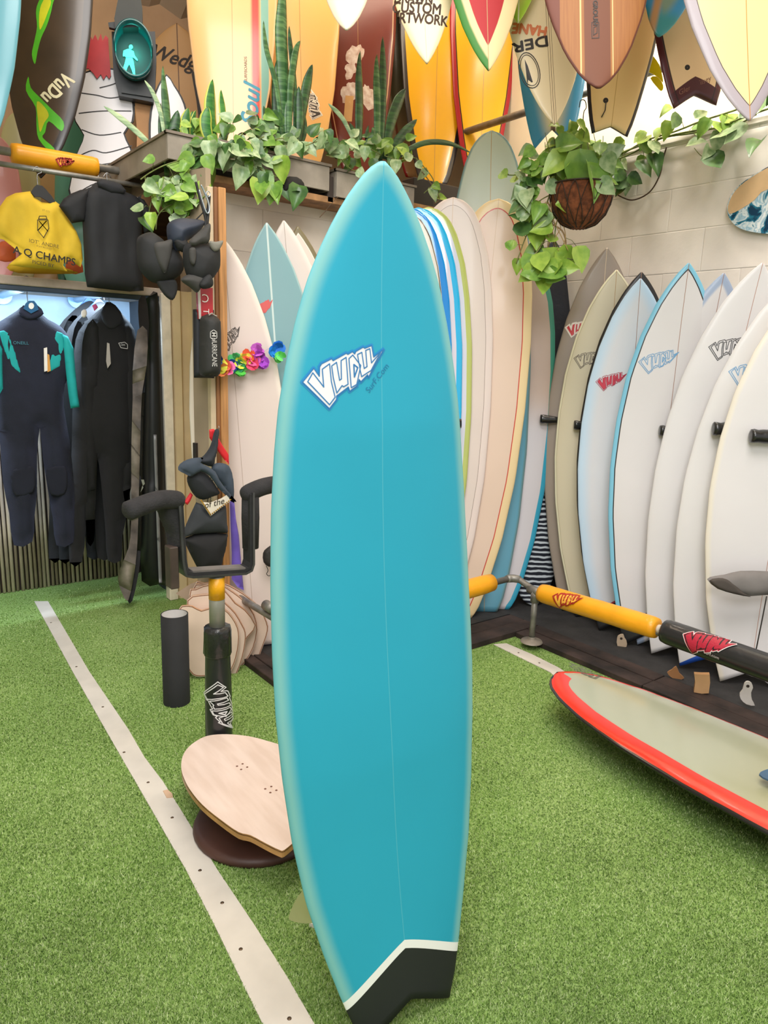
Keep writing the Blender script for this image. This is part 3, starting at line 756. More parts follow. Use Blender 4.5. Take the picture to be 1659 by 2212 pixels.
mk('pipe', *tubeg([on(-60, 344, 1, 4.0), on(345, 408, 1, 4.0)], .0125, 12), M_pipe, rl, smooth=True)
rl2 = thing('padded_rail', 'upper left grey rail with a yellow padded sleeve', 'rail', on(150, 350, 1, 4.15))
mk('pipe', *tubeg([on(-60, 314, 1, 4.15), on(352, 386, 1, 4.15)], .02, 12), M_pipe, rl2, smooth=True)
mk('pad_sleeve', *padg(on(22, 330, 1, 4.15), on(212, 362, 1, 4.15), .048), M_yel, rl2, smooth=True)

# tops on hangers
def map_pl(par, P, off): return lambda x, y, e=0: MW[par].inverted() @ P.w(x, y, off+e)
PRL = Pl((.9, 4.10, 0), (0, -1, 0)); u, v = PRL.px(138, 350)
logo(rl2, map_pl(rl2, PRL, 0), u, v, .085, rot=-10, fill='#e8a018', line='#b02a1c', lw=.05)
PS = Pl((.9, 3.99, 0), (0, -1, 0))
sh = thing('tee_shirt', 'yellow signed contest top with dark print hanging on a black hanger', 'shirt', on(95, 585, 1, 3.99))
YSH = pm('#d9b52c', .8, var=.08, scale=7)
pillow('shirt_body', [(4,440),(14,426),(33,417),(50,415),(65,413),(74,426),(90,437),(106,438),(117,433),(128,441),(151,478),(165,500),(176,528),(179,560),(174,577),(160,568),(150,560),(136,572),(146,586),(120,582),(90,580),(50,577),(18,572),(30,562),(48,548),(36,540),(8,518),(-14,512),(-18,480),(-6,455)], PS, .03, YSH, sh, sm=1, fold=.022)
plate('hanger', [(66,416),(72,406),(78,400),(90,402),(98,410),(110,424),(118,436),(108,440),(96,432),(86,426),(74,426)], PS, .01, pm('#222222', .4), sh, off=.012)
hook(sh, PS.w(*PS.px(82, 402)), PS.w(*PS.px(82, 366)).z)
mpS = map_pl(sh, PS, .05); ink = pm('#4d3f15', .7)
for s, x, y, sz, ink_ in (('A Q CHAMPS', 92, 556, .048, '#1f1b14'), ('PICED BY', 88, 572, .024, '#2d2716'), ("IOT'. ANDRE", 90, 529, .024, '#5b4a1c'), ('FORT ALONSO', 90, 537, .010, '#5b4a1c'), ('ST CO', 94, 459, .012, '#6f5c20')):
    u, v = PS.px(x, y); put_text('printed_lettering', s, mpS, sz, pm(ink_, .7), sh, cx=u, cy=v, rot=-6, bold=.0008 if sz > .03 else 0)
V, Fc = [], []
for q in ([(77,500),(95,480)], [(79,480),(98,502)], [(76,478),(98,478),(100,496),(89,516),(76,500)], [(80,470),(94,470),(96,476),(78,476)]):
    a, f = ribbon([PS.px(*p) for p in q], .004); k = len(V); V += [mpS(x, y, .001) for x, y in a]; Fc += [tuple(i+k for i in t) for t in f]
mk('printed_crest', V, Fc, ink, sh, local=True)
o = pillow('folded_top', [(14,578),(30,567),(60,560),(100,566),(146,580),(170,590),(120,592),(40,590)], Pl((.9, 4.20, 0), (0, -1, 0)), .04, YSH, sm=2, fold=.015); tag(o, 'yellow top folded on the grey ledge', 'folded shirt')
for nm, q, lab in (('orange_bag', [(143,560),(160,546),(172,560),(180,588),(146,590)], 'orange plastic item on the ledge right of the yellow folded top'), ('orange_bag', [(-6,528),(14,520),(30,534),(34,560),(10,566),(-8,556)], 'orange plastic item at the left end of the ledge')):
    o = pillow(nm, q, Pl((.9, 4.22, 0), (0, -1, 0)), .03, pm('#f0764f', .5), sm=2); tag(o, lab, 'bag')
PV = Pl((1.2, 3.96, 0), (0, -1, 0))
rv = thing('rash_vest', 'black short sleeved rash vest hanging over the container bay', 'rash vest', on(245, 630, 1, 3.96))
BV = pm('#1d1e22', .75, var=.1)
pillow('vest_body', [(181,410),(196,404),(206,394),(230,398),(256,402),(270,414),(290,422),(304,431),(312,450),(308,480),(305,531),(307,580),(311,628),(280,630),(240,626),(188,620),(183,591),(181,540),(178,479),(176,440)], PV, .045, BV, rv, sm=1, fold=.01)
pillow('sleeve', [(126,446),(136,430),(152,419),(172,411),(192,408),(188,440),(181,479),(166,481),(154,483)], PV, .03, BV, rv, sm=1, off=.01)
pillow('sleeve', [(296,426),(310,432),(323,452),(328,478),(332,500),(310,504),(304,470),(300,450)], PV, .03, BV, rv, sm=1, off=.01)
pillow('collar', [(204,396),(214,389),(235,393),(256,400),(268,414),(262,422),(235,420),(208,406)], PV, .02, pm('#26272c', .8), rv, off=.035, sm=1)
hook(rv, PV.w(*PV.px(232, 396)), PV.w(*PV.px(232, 388)).z+.02)

# ================================================================== SURFBOARDS
def stance(tailpx, nosepx, az, tilt, z=.03, dt=0):
    T = on(*tailpx, 2, z); n = norm_az(az, tilt); return T, onpl(*nosepx, T, n), n

# ---- the blue board standing in front
Tb = on(884, 2204, 2, 0); 
nb = Vector((-.11, -.993, .052)).normalized()
Nb = onpl(825, 354, Tb, nb)
mblue = board_mat('#1f9fbc', [('rail', -.001, .022, '#7ab8b8', .014), ('side', -1.5, -.5, '#d9dcd4', .2), ('rail', -9, -.004, '#9bc9c4', .006),
                              ('cross', -.0009, .0009, '#48aabf', .0006),
                              ('tail', -.3, .118, '#e9e9e6', .0005), ('tail', -.3, .098, '#1c1e20', .0005)], rough=.55, coat=.0, var=.02)
B = surfboard('surfboard', 'large turquoise blue swallow-tail surfboard standing upright in the foreground', 'fish', Tb, Nb, nb, .250, .066, mblue, notch=.066, rn=.10, rt=.05, nu=41, nv=90)
BB = B
x_, y_ = B.loc(729, 817)
lx, ly = B.loc(652, 822); rx, ry = B.loc(812, 768)
logo(B.o, B.map, x_-.010, y_+.0, .172, rot=2, fill='#e4e2e6', outer='#e4e2e6', line='#2b74ad', halo='#1e86c4', lw=.012)
x_, y_ = B.loc(795, 818)
put_text('printed_lettering', 'SurF.Com', B.map, .017, pm('#1d7fae', .5), B.o, cx=x_, cy=y_, rot=47)
# leash plug
x_, y_ = B.loc(882, 2101); z_ = B.ztop(x_, y_)
g = latheg((x_, y_, z_), [(.0085, .0006), (.0085, .0022), (.0115, .0026), (.0145, .0022), (.015, .0004)], 28); LPG = mk('leash_plug', *g, pm('#eceae6', .4), B.o, smooth=True, local=True)
g = latheg((x_, y_, z_), [(.0001, .0008), (.0125, .0009)], 20); mk('plug_cup', *g, pm('#0c0c0d', .4), LPG, local=True)
mk('plug_pin', *tubeg([(x_-.011, y_, z_+.0016), (x_+.011, y_+.003, z_+.0016)], .0014, 6), pm('#2a2a2c', .4), LPG, local=True)
M_glass = pm('#b9b98a', .3, var=.03, coat=.4)
for sx in (-1, 1): fin(B, sx*.150, .27, .165, .125, M_glass, cant=-sx*.22)
# wooden stand plate showing behind it
SP = on(690, 2020, 2, 0)
st = thing('display_stand', 'white wooden foot plate with a bolt hole just behind the turquoise board', 'board stand', (SP.x, SP.y, 0))
q = [on(x, y, 2, .012) for x, y in [(668,1993),(691,1986),(760,2120),(735,2080)]]
q = [on(668,1994,2,.012), on(692,1987,2,.012)]; q += [q[1]+Vector((.155, -.20, 0)), q[0]+Vector((.155, -.22, 0))]
V = q+[p-Vector((0, 0, .0115)) for p in q]
recalc(mk('foot_plate', V, [(0, 1, 2, 3), (7, 6, 5, 4)]+[(i, i+4, (i+1) % 4+4, (i+1) % 4) for i in range(4)], pm('#e6e0da', .6, var=.05), st))
hp = on(690, 1998, 2, .0125); mk('bolt_hole', *latheg(hp, [(.001, .0008), (.006, .001), (.0095, .0014), (.0105, 0)], 16), pm('#4a2c22', .5), st, smooth=True)

# ---- right wall rack (from the corner towards the camera)
WHT = '#dedbdd'
def cline(c='#9a6f58', w=.0014): return ('cross', -w, w, c, .0005)
RB = []
specs = [
 # label, tail, nose, hw, kind, mat, logo(px,width,fill,line,outer)
 ('brown grey swallow-tail shortboard with red logo, nearest the corner of the right rack', (1266,1325), (1312,535), .28, 'short',
   board_mat('#9d8f84', [('rail', -1, .006, '#857a70', .004), ('tail', -.3, .085, '#b02c33', .001), ('tail', -.3, .075, '#222326', .001), cline('#d8c0a0')]), ((1248,712), .17, '#c9252f', '#f0e6e0', '#f0e6e0', -9)),
 ('pale olive cream surfboard with brown outline logo, second from the corner on the right wall', (1297,1338), (1333,583), .285, 'short',
   board_mat('#d6cbb0', [('rail', -.02, .010, '#e8e2c4', .004), ('rail', .0105, .0125, '#a59b7c', .0006), ('tail', -.3, .05, '#222326', .001), cline('#b38a52')]), ((1268,778), .17, None, '#53453a', None, -9)),
 ('white surfboard with a wide black rail and nose, mostly hidden behind the pale blue one', (1343,1350), (1387,588), .28, 'short',
   board_mat('#d8cfc6', [('rail', -1, .030, '#231f20', .0008), ('rail', .034, .037, '#efe8de', .0006), cline()]), None),
 ('pale blue tinted white surfboard with a solid red logo, on the right wall', (1348,1368), (1385,602), .27, 'short',
   board_mat('#dcdce2', [('rail', -1, .045, '#c4dcf2', .035), ('tail', -.3, .105, '#b02c3c', .001), ('tail', -.3, .094, '#222326', .001), cline()]), ((1315,825), .158, '#c93048', '#b02440', None, 5)),
 ('white surfboard with a sky blue rail and black pinline', (1404,1400), (1490,568), .27, 'short',
   board_mat('#dddadc', [('rail', -1, .021, '#7fc4e2', .001), ('rail', .021, .0265, '#15161c', .0006), ('tail', -.3, .10, '#222326', .001), cline()]), ((1415,783), .19, None, '#6aa2d0', None, 8)),
 ('white surfboard with smudged blue-grey airbrushed rail and red logo', (1432,1402), (1566,590), .262, 'short',
   board_mat('#dddadc', [('rail', -.01, .038, '#9fb0cc', .008), cline()]), ((1466,872), .17, None, '#c8404c', None, 12)),
 ('plain white surfboard with a black outline logo', (1466,1424), (1650,568), .275, 'short',
   board_mat('#dedcde', [cline('#b08474')]), ((1566,755), .19, None, '#3c3c40', None, 8)),
 ('white surfboard with a pale blue outline logo and blue tail line', (1533,1453), (1740,590), .29, 'short',
   board_mat('#dedcdd', [('tail', -.3, .014, '#2050b0', .001), cline('#b08474')]), ((1612,808), .19, None, '#6aa2d0', None, 8)),
 ('cream-railed white surfboard at the right edge, nearest the camera in the wall rack', (1626,1484), (1780,590), .30, 'short',
   board_mat('#dddadb', [('rail', -1, .02, '#e6dfd2', .01), cline('#b08474')]), None)]
for i, (lab, t, nz_, hw, kd, m_, lg) in enumerate(specs):
    T, N, n = stance((t[0]-8, t[1]), nz_, 47, 4)
    b = surfboard('surfboard', lab, kd, T, N, n, hw, .058, m_, notch=.07, rn=.10, rt=.03, off=-.02)
    RB.append(b)
    if lg:
        (lx, ly), w_, fi, li, ou, rr = lg; x_, y_ = b.loc(lx, ly)
        logo(b.o, b.map, x_, y_, w_, rot=rr*.5-4, fill=fi, line=li, outer=ou, lw=.016)
for b in RB: fin(b, .10, .16, .10, .09, pm('#26282c', .4)); fin(b, -.10, .16, .10, .09, pm('#26282c', .4))

# padded rack arms on the right wall
ARM = pm('#161719', .3, var=.05, coat=.4, bump=.5, bscale=20)
av = Vector((.72, -.69, 0)).normalized()
for k, (px, lab) in {1: ((1240,918), 'black padded rack arm end beside the olive cream surfboard'), 5: ((1425,930), 'black padded rack arm between the blue-railed and smudged-rail surfboards'),
               7: ((1541,926), 'black padded rack arm over the surfboard with the black outline logo'), 8: ((1622,942), 'large black padded rack arm at the right edge'), 0: ((1167,905), 'black padded rack arm end in the corner beside the green-railed longboard')}.items():
    if k: p = onpl(px[0], px[1], RB[k].T+RB[k].n*.055, RB[k].n)
    else: p = on(px[0], px[1], 0, 3.36)
    e = p + av*((XR-.002-p.x)/av.x)
    t = thing('rack_arm', lab, 'rack arm', e)
    mk('arm_tube', *tubeg([p+av*.05, e], .014, 10), pm('#44464a', .4, .6), t, smooth=True)
    path = [p-av*.002, p, p+av*.012, p+av*.03, p+av*.05, p+av*.12, p+av*.22, p+av*((e-p).length-.02)]
    g = tubeg(path, [.020, .031, .034, .029, .033, .034, .034, .033] if k > 6 else [.016, .026, .028, .025, .024, .015, .012, .012], 18)
    V = [v+Vector((0, 0, .004))*noise.noise(v*60) for v in g[0]]
    mk('padded_sleeve', V, g[1], ARM, t, smooth=True)
    mk('wall_plate', *tubeg([e-av*.004, e], .03, 14), pm('#44464a', .4, .6), t)

# ---- longboards on the back wall (nearer ones to the left)
lb = [
 ('white longboard with a dark pinline peeping out beside the nose of the turquoise board', (820,1350), (868,452), .27, 'long', board_mat('#d9d2c8', [('rail', .004, .008, '#57503f', .0006)]), 10, 6),
 ('deep blue glossy longboard behind the turquoise board', (852,1348), (880,446), .27, 'long', board_mat('#0a86d8', [('rail', -1, .004, '#1aa0dc', .002)], rough=.12, coat=.6), 8, 6),
 ('white-decked longboard with a sky blue rail', (878,1345), (903,447), .27, 'long', board_mat('#d8d2de', [('rail', -1, .032, '#1fb0e6', .0006)], rough=.12, coat=.6), 7, 6),
 ('white longboard with a yellow-green rail', (902,1342), (925,446), .27, 'long', board_mat('#d4d4e2', [('rail', -1, .030, '#b6c06a', .0006)], rough=.12, coat=.6), 6, 6),
 ('round-nosed pinkish white longboard with a thin brown pinline', (935,1337), (979,425), .27, 'long', board_mat('#dccdc6', [('rail', -1, .040, '#e2d2cc', .001), ('rail', .040, .0425, '#8d7a70', .0005), cline('#c9a888')]), 6, 6),
 ('cream longboard with a red pinline around its deck', (987,1334), (1078,428), .272, 'long', board_mat('#dfc5b2', [('rail', -1, .048, '#e9cf9f', .0008), ('rail', .048, .0535, '#c4331f', .0006), cline('#c9a888')]), 6, 6),
 ('tall sage green longboard rising above all the others in the corner', (1046,1322), (1062,280), .255, 'long', board_mat('#c2d0c4', [('along', -1, 1.55, '#5f9db5', .45), ('rail', -1, .012, '#6d8f93', .006), ('cross', -.0018, .0018, '#b49a6c', .0008)]), 6, 7),
 ('longboard with a pinkish deck and a green to cyan rail', (1072,1316), (1130,545), .26, 'long', board_mat('#c4ada0', [('along', -1, 1.2, '#d3cdd2', .15), ('rail', -1, .030, '#3f8d78', .001), ('rlow', -.5, .030, '#38a3c4', .001)]), 4, 6),
]
LB = []
for lab, t, nz_, hw, kd, m_, az_, ti in lb:
    T, N, n = stance(t, nz_, az_+38, ti)
    LB.append(surfboard('longboard', lab, kd, T, N, n, hw, .066, m_, rn=.10, rt=.05, off=-.02, cat='surfboard'))
# lower half of the pinkish board has a cyan rail: a second rule on the rail
# navy board bag and striped sock in the corner
T, N, n = stance((1188,1285), (1196,520), 30, 8)
b = surfboard('bagged_board', 'dark navy bagged board standing in the corner behind the hanging vine', 'oval', T, N, n, .15, .09, pm('#1a1e2a', .7, var=.1, bump=.2), rn=.03, rt=.03, cat='board bag')
T, N, n = stance((1150,1308), (1180,905), 24, 8)
ms = bpy.data.materials.new('striped_sock'); ms.use_nodes = True
def sock(m):
    nt = m.node_tree; b = nt.nodes['Principled BSDF']; b.inputs['Roughness'].default_value = .9
    a = nd(nt, 'ShaderNodeAttribute'); a.attribute_name = 'along'
    c = nd(nt, 'ShaderNodeTexCoord'); nz = nd(nt, 'ShaderNodeTexNoise'); nz.inputs['Scale'].default_value = 9; nt.links.new(c.outputs['Object'], nz.inputs[0])
    s = nd(nt, 'ShaderNodeMath', operation='MULTIPLY_ADD'); s.inputs[1].default_value = .035; nt.links.new(nz.outputs[0], s.inputs[0]); nt.links.new(a.outputs['Fac'], s.inputs[2])
    m1 = nd(nt, 'ShaderNodeMath', operation='MULTIPLY'); m1.inputs[1].default_value = 1/.030; nt.links.new(s.outputs[0], m1.inputs[0])
    f = nd(nt, 'ShaderNodeMath', operation='FRACT'); nt.links.new(m1.outputs[0], f.inputs[0])
    g = nd(nt, 'ShaderNodeMath', operation='GREATER_THAN'); g.inputs[1].default_value = .58; nt.links.new(f.outputs[0], g.inputs[0])
    x = nd(nt, 'ShaderNodeMix', data_type='RGBA'); nt.links.new(g.outputs[0], x.inputs[0]); x.inputs[6].default_value = lin('#191e2b'); x.inputs[7].default_value = lin('#c9d2da')
    nt.links.new(x.outputs[2], b.inputs['Base Color'])
sock(ms)
b = surfboard('bagged_board', 'board in a navy and white striped fabric sock on the platform in the corner', 'oval', T, N, n, .185, .09, ms, rn=.02, rt=.02, off=.0, cat='board sock', nv=60)

# ---- left group on the back wall
lf = [
 ('white shortboard with the flower garland round it, left end of the partition', (552,1394), (482,517), .243, 'short', board_mat('#dcccc4', [('rail', -1, .02, '#e8ddd2', .012), cline('#ab9585', .0012)]), 28, 4),
 ('grey teal shortboard with a white stringer behind the garlanded one', (640,1376), (576,483), .247, 'short', board_mat('#7fa6ac', [('rail', -1, .008, '#9fc0c2', .004), ('cross', -.0045, .0045, '#c9d8d4', .0006)]), 28, 4),
 ('white shortboard behind the grey teal one', (694,1364), (613,478), .25, 'short', board_mat('#dccfc8', [('rail', -1, .02, '#e8dcd4', .012), cline('#a08c7c', .0012)]), 28, 4),
 ('white shortboard with an olive brown rail stripe, partly behind the turquoise board', (716,1358), (643,491), .25, 'short', board_mat('#dccfc4', [('rail', -1, .022, '#7b6f50', .001), ('rail', .022, .026, '#efe6d6', .0006)]), 28, 4)]
LF = []
for lab, t, nz_, hw, kd, m_, az_, ti in lf:
    T, N, n = stance(t, nz_, az_, ti); LF.append(surfboard('surfboard', lab, kd, T, N, n, hw, .058, m_, notch=.0, rn=.11, rt=.06))
x_, y_ = LF[0].loc(496, 737); logo(LF[0].o, LF[0].map, x_, y_, .135, rot=22, line='#4c423c', lw=.02)
x_, y_ = LF[1].loc(578, 672); logo(LF[1].o, LF[1].map, x_-.03, y_, .12, rot=12, fill='#d85c58', line='#d85c58', outer='#d85c58', lw=.02)

# ---- red and black longboard lying on the right
Tr, Nr = Vector((2.55, -.62, .20)), Vector((2.40, 1.86, .20))
z_r = .20
far = [on(x, y, 2, z_r) for x, y in [(1300,1440),(1500,1505),(1659,1590)]]
near = [on(x, y, 2, z_r) for x, y in [(1300,1590),(1450,1695),(1659,1780)]]
Nr = on(1187, 1455, 2, z_r)+Vector((.065, .01, .0))
Tr = Vector((Nr.x-.02, Nr.y-2.45, z_r))
mr = board_mat('#a4a892', [('along', -1, 1.55, '#a3a07a', .25), ('lrail', -1, .080, '#e02a17', .0012), ('lrail', -1, .011, '#141316', .001), ('rail', -1, -.002, '#141316', .001)], rough=.22, coat=.5)
b = surfboard('longboard', 'grey-decked longboard with red and black rails lying low over the turf at the right', 'long', Tr, Nr, (0, 0, 1), .295, .07, mr, rn=.05, rt=.03, off=-.02, nv=70, nu=31)
RBD = b

# ================================================================== RAIL ROUND THE PLATFORM
RX, RY, RZ = 2.885, 2.535, .345
ra = thing('barrier_rail', 'low galvanised pipe rail with yellow and black vinyl pads around the platform', 'rail', (RX, 2.36, 0))
cnr = Vector((RX-.03, RY, RZ+.01))
pA = on(460, 1257, 0, 1.53); pB = Vector((1.53, RY, pA.z+.01))
tee = on(1157, 1277, 0, RX); y0 = on(1168, 1280, 0, RX); y1 = on(1421, 1358, 0, RX); k0 = on(1434, 1362, 0, RX); k1 = on(1760, 1478, 0, RX)
mk('rail_pipe', *tubeg([pA, pB], .017, 12), M_pipe, ra, smooth=True)
mk('rail_pipe', *tubeg([pB+Vector((-.02, 0, 0)), cnr], .017, 12), M_pipe, ra, smooth=True)
mk('rail_pipe', *tubeg([cnr, Vector((RX, RY-.03, cnr.z-.002)), tee, k1], .017, 12), M_pipe, ra, smooth=True)
mk('elbow_joint', *tubeg([cnr+Vector((-.03, 0, 0)), cnr+Vector((-.01, 0, 0)), cnr+Vector((.012, -.012, 0)), cnr+Vector((.025, -.045, 0))], [.020, .022, .022, .020], 14), M_pipe, ra, smooth=True)
mk('tee_joint', *join_geo(tubeg([tee+Vector((0, .045, .002)), tee-Vector((0, .045, .002))], .024, 14), tubeg([tee, tee-Vector((0, 0, .06))], .024, 14)), M_pipe, ra, smooth=True)
ej = on(583, 1312, 0, 1.53)
mk('elbow_joint', *tubeg([ej+Vector((0, .04, 0)), ej-Vector((0, .03, 0))], .025, 14), M_pipe, ra, smooth=True)
mk('rail_post', *tubeg([Vector((tee.x, tee.y, tee.z)), Vector((tee.x, tee.y, .036))], .0165, 12), M_pipe, ra, smooth=True)
mk('post_foot', *latheg((tee.x, tee.y, .034), [(.018, .03), (.022, .02), (.024, .013), (.055, .008), (.06, 0)], 22), pm('#8d8478', .6, .3, var=.2), ra, smooth=True)
mk('rail_post', *tubeg([pB, Vector((pB.x, pB.y, .036))], .0165, 12), M_pipe, ra, smooth=True)
mk('pad_sleeve', *padg(pB+Vector((.25, 0, 0)), on(1063, 1258, 1, RY), .05), M_yel, ra, smooth=True, label='yellow pad on the back run of the rail')
mk('pad_sleeve', *padg(y0, y1, .050, segs=24), M_yel, ra, smooth=True, label='long yellow pad with red and gold lettering')
mk('pad_sleeve', *padg(k0, k1, .056, segs=24, lump=.03), M_blkv, ra, smooth=True, label='black pad with red and white lettering')
mk('pad_cord', *tubeg([y1-Vector((0, .001, 0)), y1-Vector((0, .014, 0))], .021, 16), pm('#d8cdbb', .7), ra, smooth=True)
def cylmap(par, c, d, up, r):
    d = d.normalized(); f = (CAM-c); f = (f-d*f.dot(d)).normalized(); g = d.cross(f)
    if g.dot(up) < 0: g = -g
    inv = MW[par].inverted()
    return lambda x, y, e=0: inv @ (c + d*x + (f*cos(y/r)+g*sin(y/r))*(r+.0025+e))
ax = (y1-y0).normalized(); c = onpl(1272, 1318, y0, (CAM-y0).normalized()); c = y0+ax*((c-y0).dot(ax))
lo = logo(ra, cylmap(ra, c, ax, Vector((0, 0, 1)), .0515), -.01, -.002, .165, rot=-4, fill='#f2b544', line='#9a2018', outer='#c8402a', lw=.018)
ax = (k1-k0).normalized(); c = onpl(1553, 1412, k0, (CAM-k0).normalized()); c = k0+ax*((c-k0).dot(ax)); cm = cylmap(ra, c, ax, Vector((0, 0, 1)), .0575)
logo(ra, cm, 0, .006, .205, rot=-6, fill='#b3243c', line='#b3243c', outer='#1c1c20', halo='#f2efec', lw=.016)
put_text('printed_lettering', 'surf.com', cm, .019, pm('#d8d4d0', .5), ra, cx=.045, cy=-.030, rot=-4)

# ================================================================== PADDED BOARD RACK (post with two arms)
Pp = on(474, 1655, 2, 0); PY = Pp.y
rk = thing('board_stand', 'black padded post stand with a square cradle and two foam arms', 'stand', (Pp.x, PY, 0))
z = lambda yy, xx=472: on(xx, yy, 1, PY).z
zt, zp, zc = z(1350), z(1292), z(1243)
mk('post_sleeve', *tubeg([Vector((Pp.x, PY, a)) for a in (.01, .05, .3, zt-.10, zt-.03)]+[Vector((Pp.x, PY, zt-.02))], [.052, .050, .048, .044, .043, .03], 24), M_blkv, rk, smooth=True)
cv = tubeg([Vector((Pp.x, PY, zt-.11)), Vector((Pp.x, PY, zt-.105)), Vector((Pp.x, PY, zt-.02)), Vector((Pp.x, PY, zt-.004)), Vector((Pp.x, PY, zt))], [.046, .0485, .0475, .045, .02], 40)
mk('sleeve_collar', [v+(v-Vector((Pp.x, PY, v.z)))*(.12*noise.noise(v*90)) for v in cv[0]], cv[1], pm('#1c1d1f', .35, coat=.3, bump=.4, bscale=50), rk, smooth=True)
mk('steel_pole', *tubeg([Vector((Pp.x, PY, zt-.05)), Vector((Pp.x, PY, zc))], .0275, 20), pm('#98968c', .45, .4, var=.1), rk, smooth=True)
mk('yellow_tape', *tubeg([Vector((Pp.x, PY, zp)), Vector((Pp.x, PY, zc-.004))], .0285, 20), pm('#e9a50f', .4, var=.1, bump=.3), rk, smooth=True)
xl, xr = on(392, 1245, 1, PY).x, on(540, 1235, 1, PY).x
zl, zr = on(392, 1245, 1, PY).z, on(540, 1232, 1, PY).z
def strap(pts, w, t, m, nm):
    """flat strap along a path in the XZ plane"""
    V, Fc = [], []
    for i, p in enumerate(pts):
        d = (pts[min(i+1, len(pts)-1)]-pts[max(i-1, 0)]).normalized(); nn = Vector((-d.z, 0, d.x))
        for a, b in ((-1, -1), (1, -1), (1, 1), (-1, 1)): V.append(p+nn*t/2*a+Vector((0, w/2*b, 0)))
    for i in range(len(pts)-1):
        for k in range(4): Fc.append((i*4+k, i*4+(k+1) % 4, i*4+4+(k+1) % 4, i*4+4+k))
    Fc += [(3, 2, 1, 0), tuple(len(V)-4+k for k in range(4))]
    return recalc(mk(nm, V, Fc, m, rk))
zal = on(380, 1078, 1, PY).z; zar = on(528, 1062, 1, PY).z
cr = [Vector((xl-.012, PY, zal)), Vector((xl-.004, PY, zl+.06)), Vector((xl, PY, zl+.03)), Vector((xl+.006, PY, zl+.008)), Vector((xl+.03, PY, zl)), Vector((xr-.03, PY, zr)), Vector((xr-.008, PY, zr+.008)), Vector((xr, PY, zr+.03)), Vector((xr+.0, PY, zr+.06)), Vector((xr+.0, PY, zar))]
strap(cr, .065, .008, pm('#5a5a5c', .4, .7, var=.15), 'cradle_frame')
cr2 = [p+(Vector(((xl+xr)/2, PY, zl+.15))-p)*.055 for p in cr]
strap(cr2, .055, .012, pm('#232325', .8, bump=.3), 'cradle_rubber')
strap([Vector((xl+.03, PY, zl+.016)), Vector((xr-.03, PY, zr+.016))], .05, .010, pm('#6f6a66', .9, var=.15), 'cradle_pad')
FOAM = pm('#2c2b2d', .95, var=.12, scale=20, bump=.3, bscale=150)
def foam(a, b, c, r, nm, fl=1.0):
    path = smooth_path([a, b, c], 8); n = len(path)
    R = [r*(.35 if i == 0 else .8 if i == 1 else .95 if i == 2 else 1) for i in range(n)]; R[-1] *= .6
    g = tubeg(path, R, 18); mk(nm, [Vector((v.x, v.y, v.z)) for v in g[0]], g[1], FOAM, rk, smooth=True)
L1 = Vector((xl-.035, PY, zal-.02)); R1 = Vector((xr+.008, PY, zar-.02))
pillow('upright_sleeve', [(333,1078),(392,1070),(394,1120),(397,1184),(364,1186),(360,1150),(346,1120)], Pl((xl, PY+.03, 0), (0, -1, 0)), .05, FOAM, rk, off=0, edge=.03, back=1)
mk('upright_frame', *boxg(xl-.045, xl-.015, PY-.02, PY+.03, zl-.035, zl+.11, .003), pm('#4a3c34', .6, var=.2), rk)
foam(L1+Vector((.045, .0, .012)), L1+Vector((-.04, -.02, .026)), L1+Vector((-.16, -.05, .004)), .031, 'arm_pad')
g = tubeg([R1+Vector((0, .01, .02)), R1+Vector((0, .01, -.08)), R1+Vector((0, .01, -.19))], [.03, .032, .029], 16); mk('upright_sleeve', *g, FOAM, rk, smooth=True)
foam(R1+Vector((-.035, .0, .005)), R1+Vector((.06, .02, .028)), R1+Vector((.19, .05, .03)), .031, 'arm_pad')
c = Vector((Pp.x, PY, z(1508, 474))); cm = cylmap(rk, c, Vector((0, 0, -1)), Vector((1, 0, 0)), .050)
logo(rk, cm, 0, .002, .20, rot=0, line='#d8d8da', lw=.017)

# black tube
tc_ = on(382, 1516, 2, 0)
h_ = on(380, 1325, 1, tc_.y).z
tb = thing('cardboard_tube', 'upright matt black cardboard tube with a white inside on the turf', 'tube', tc_)
mk('tube_wall', *latheg(tc_, [(.057, 0), (.057, h_), (.0545, h_+.001), (.053, h_)], 36), pm('#242427', .8, var=.08, bump=.1), tb, smooth=True)
mk('tube_lining', *latheg(tc_, [(.0525, h_-.0005), (.0525, .002), (.001, .002)], 36), pm('#d8d5d2', .8), tb, smooth=True)

# balance board on a disc
PD = Pl((1, 1.9, .165), (0, 0, 1)); PLY = pm('#c08d58', .45, var=.12, scale=18, coat=.2)
bbp = thing('balance_board', 'pale plywood swallow-tail balance deck resting on a dark disc on the turf', 'balance board', on(540, 1780, 2, 0))
dk = [(607,1610),(576,1600),(546,1592),(520,1588),(490,1586),(463,1587),(443,1591),(425,1600),(408,1613),(397,1628),(392,1645),(392,1663),(398,1682),(410,1705),(437,1738),(476,1770),(515,1797),(541,1804),(575,1822),(602,1835),(614,1836),(642,1815),(662,1822),(678,1814),(683,1795),(690,1766),(692,1736),(684,1700),(666,1662),(640,1630)]
plate('deck', dk, PD, .022, [pm('#ddc9bd', .5, var=.04, scale=5, stretch=(6, 1, 1), col2='#d2bcae'), PLY], bbp, smooth=3)
o = plate('edge_line', dk, PD, .004, [pm('#a8805c', .5), pm('#8b5f3a', .5)], bbp, smooth=3, off=-.003)
g2 = [(x+(545-x)*-.006, y+(1700-y)*-.006) for x, y in dk]
for i, (x, y) in enumerate([(512,1655),(524,1650),(534,1657),(521,1662),(573,1704),(586,1699),(597,1707),(584,1712)]):
    p = on(x, y, 2, .1655); mk('bolt_head', *latheg(p, [(.001, .0008), (.0032, .0006), (.0038, 0)], 10), pm('#6b3f2c', .6), bbp)
dc = on(560, 1765, 2, .03)
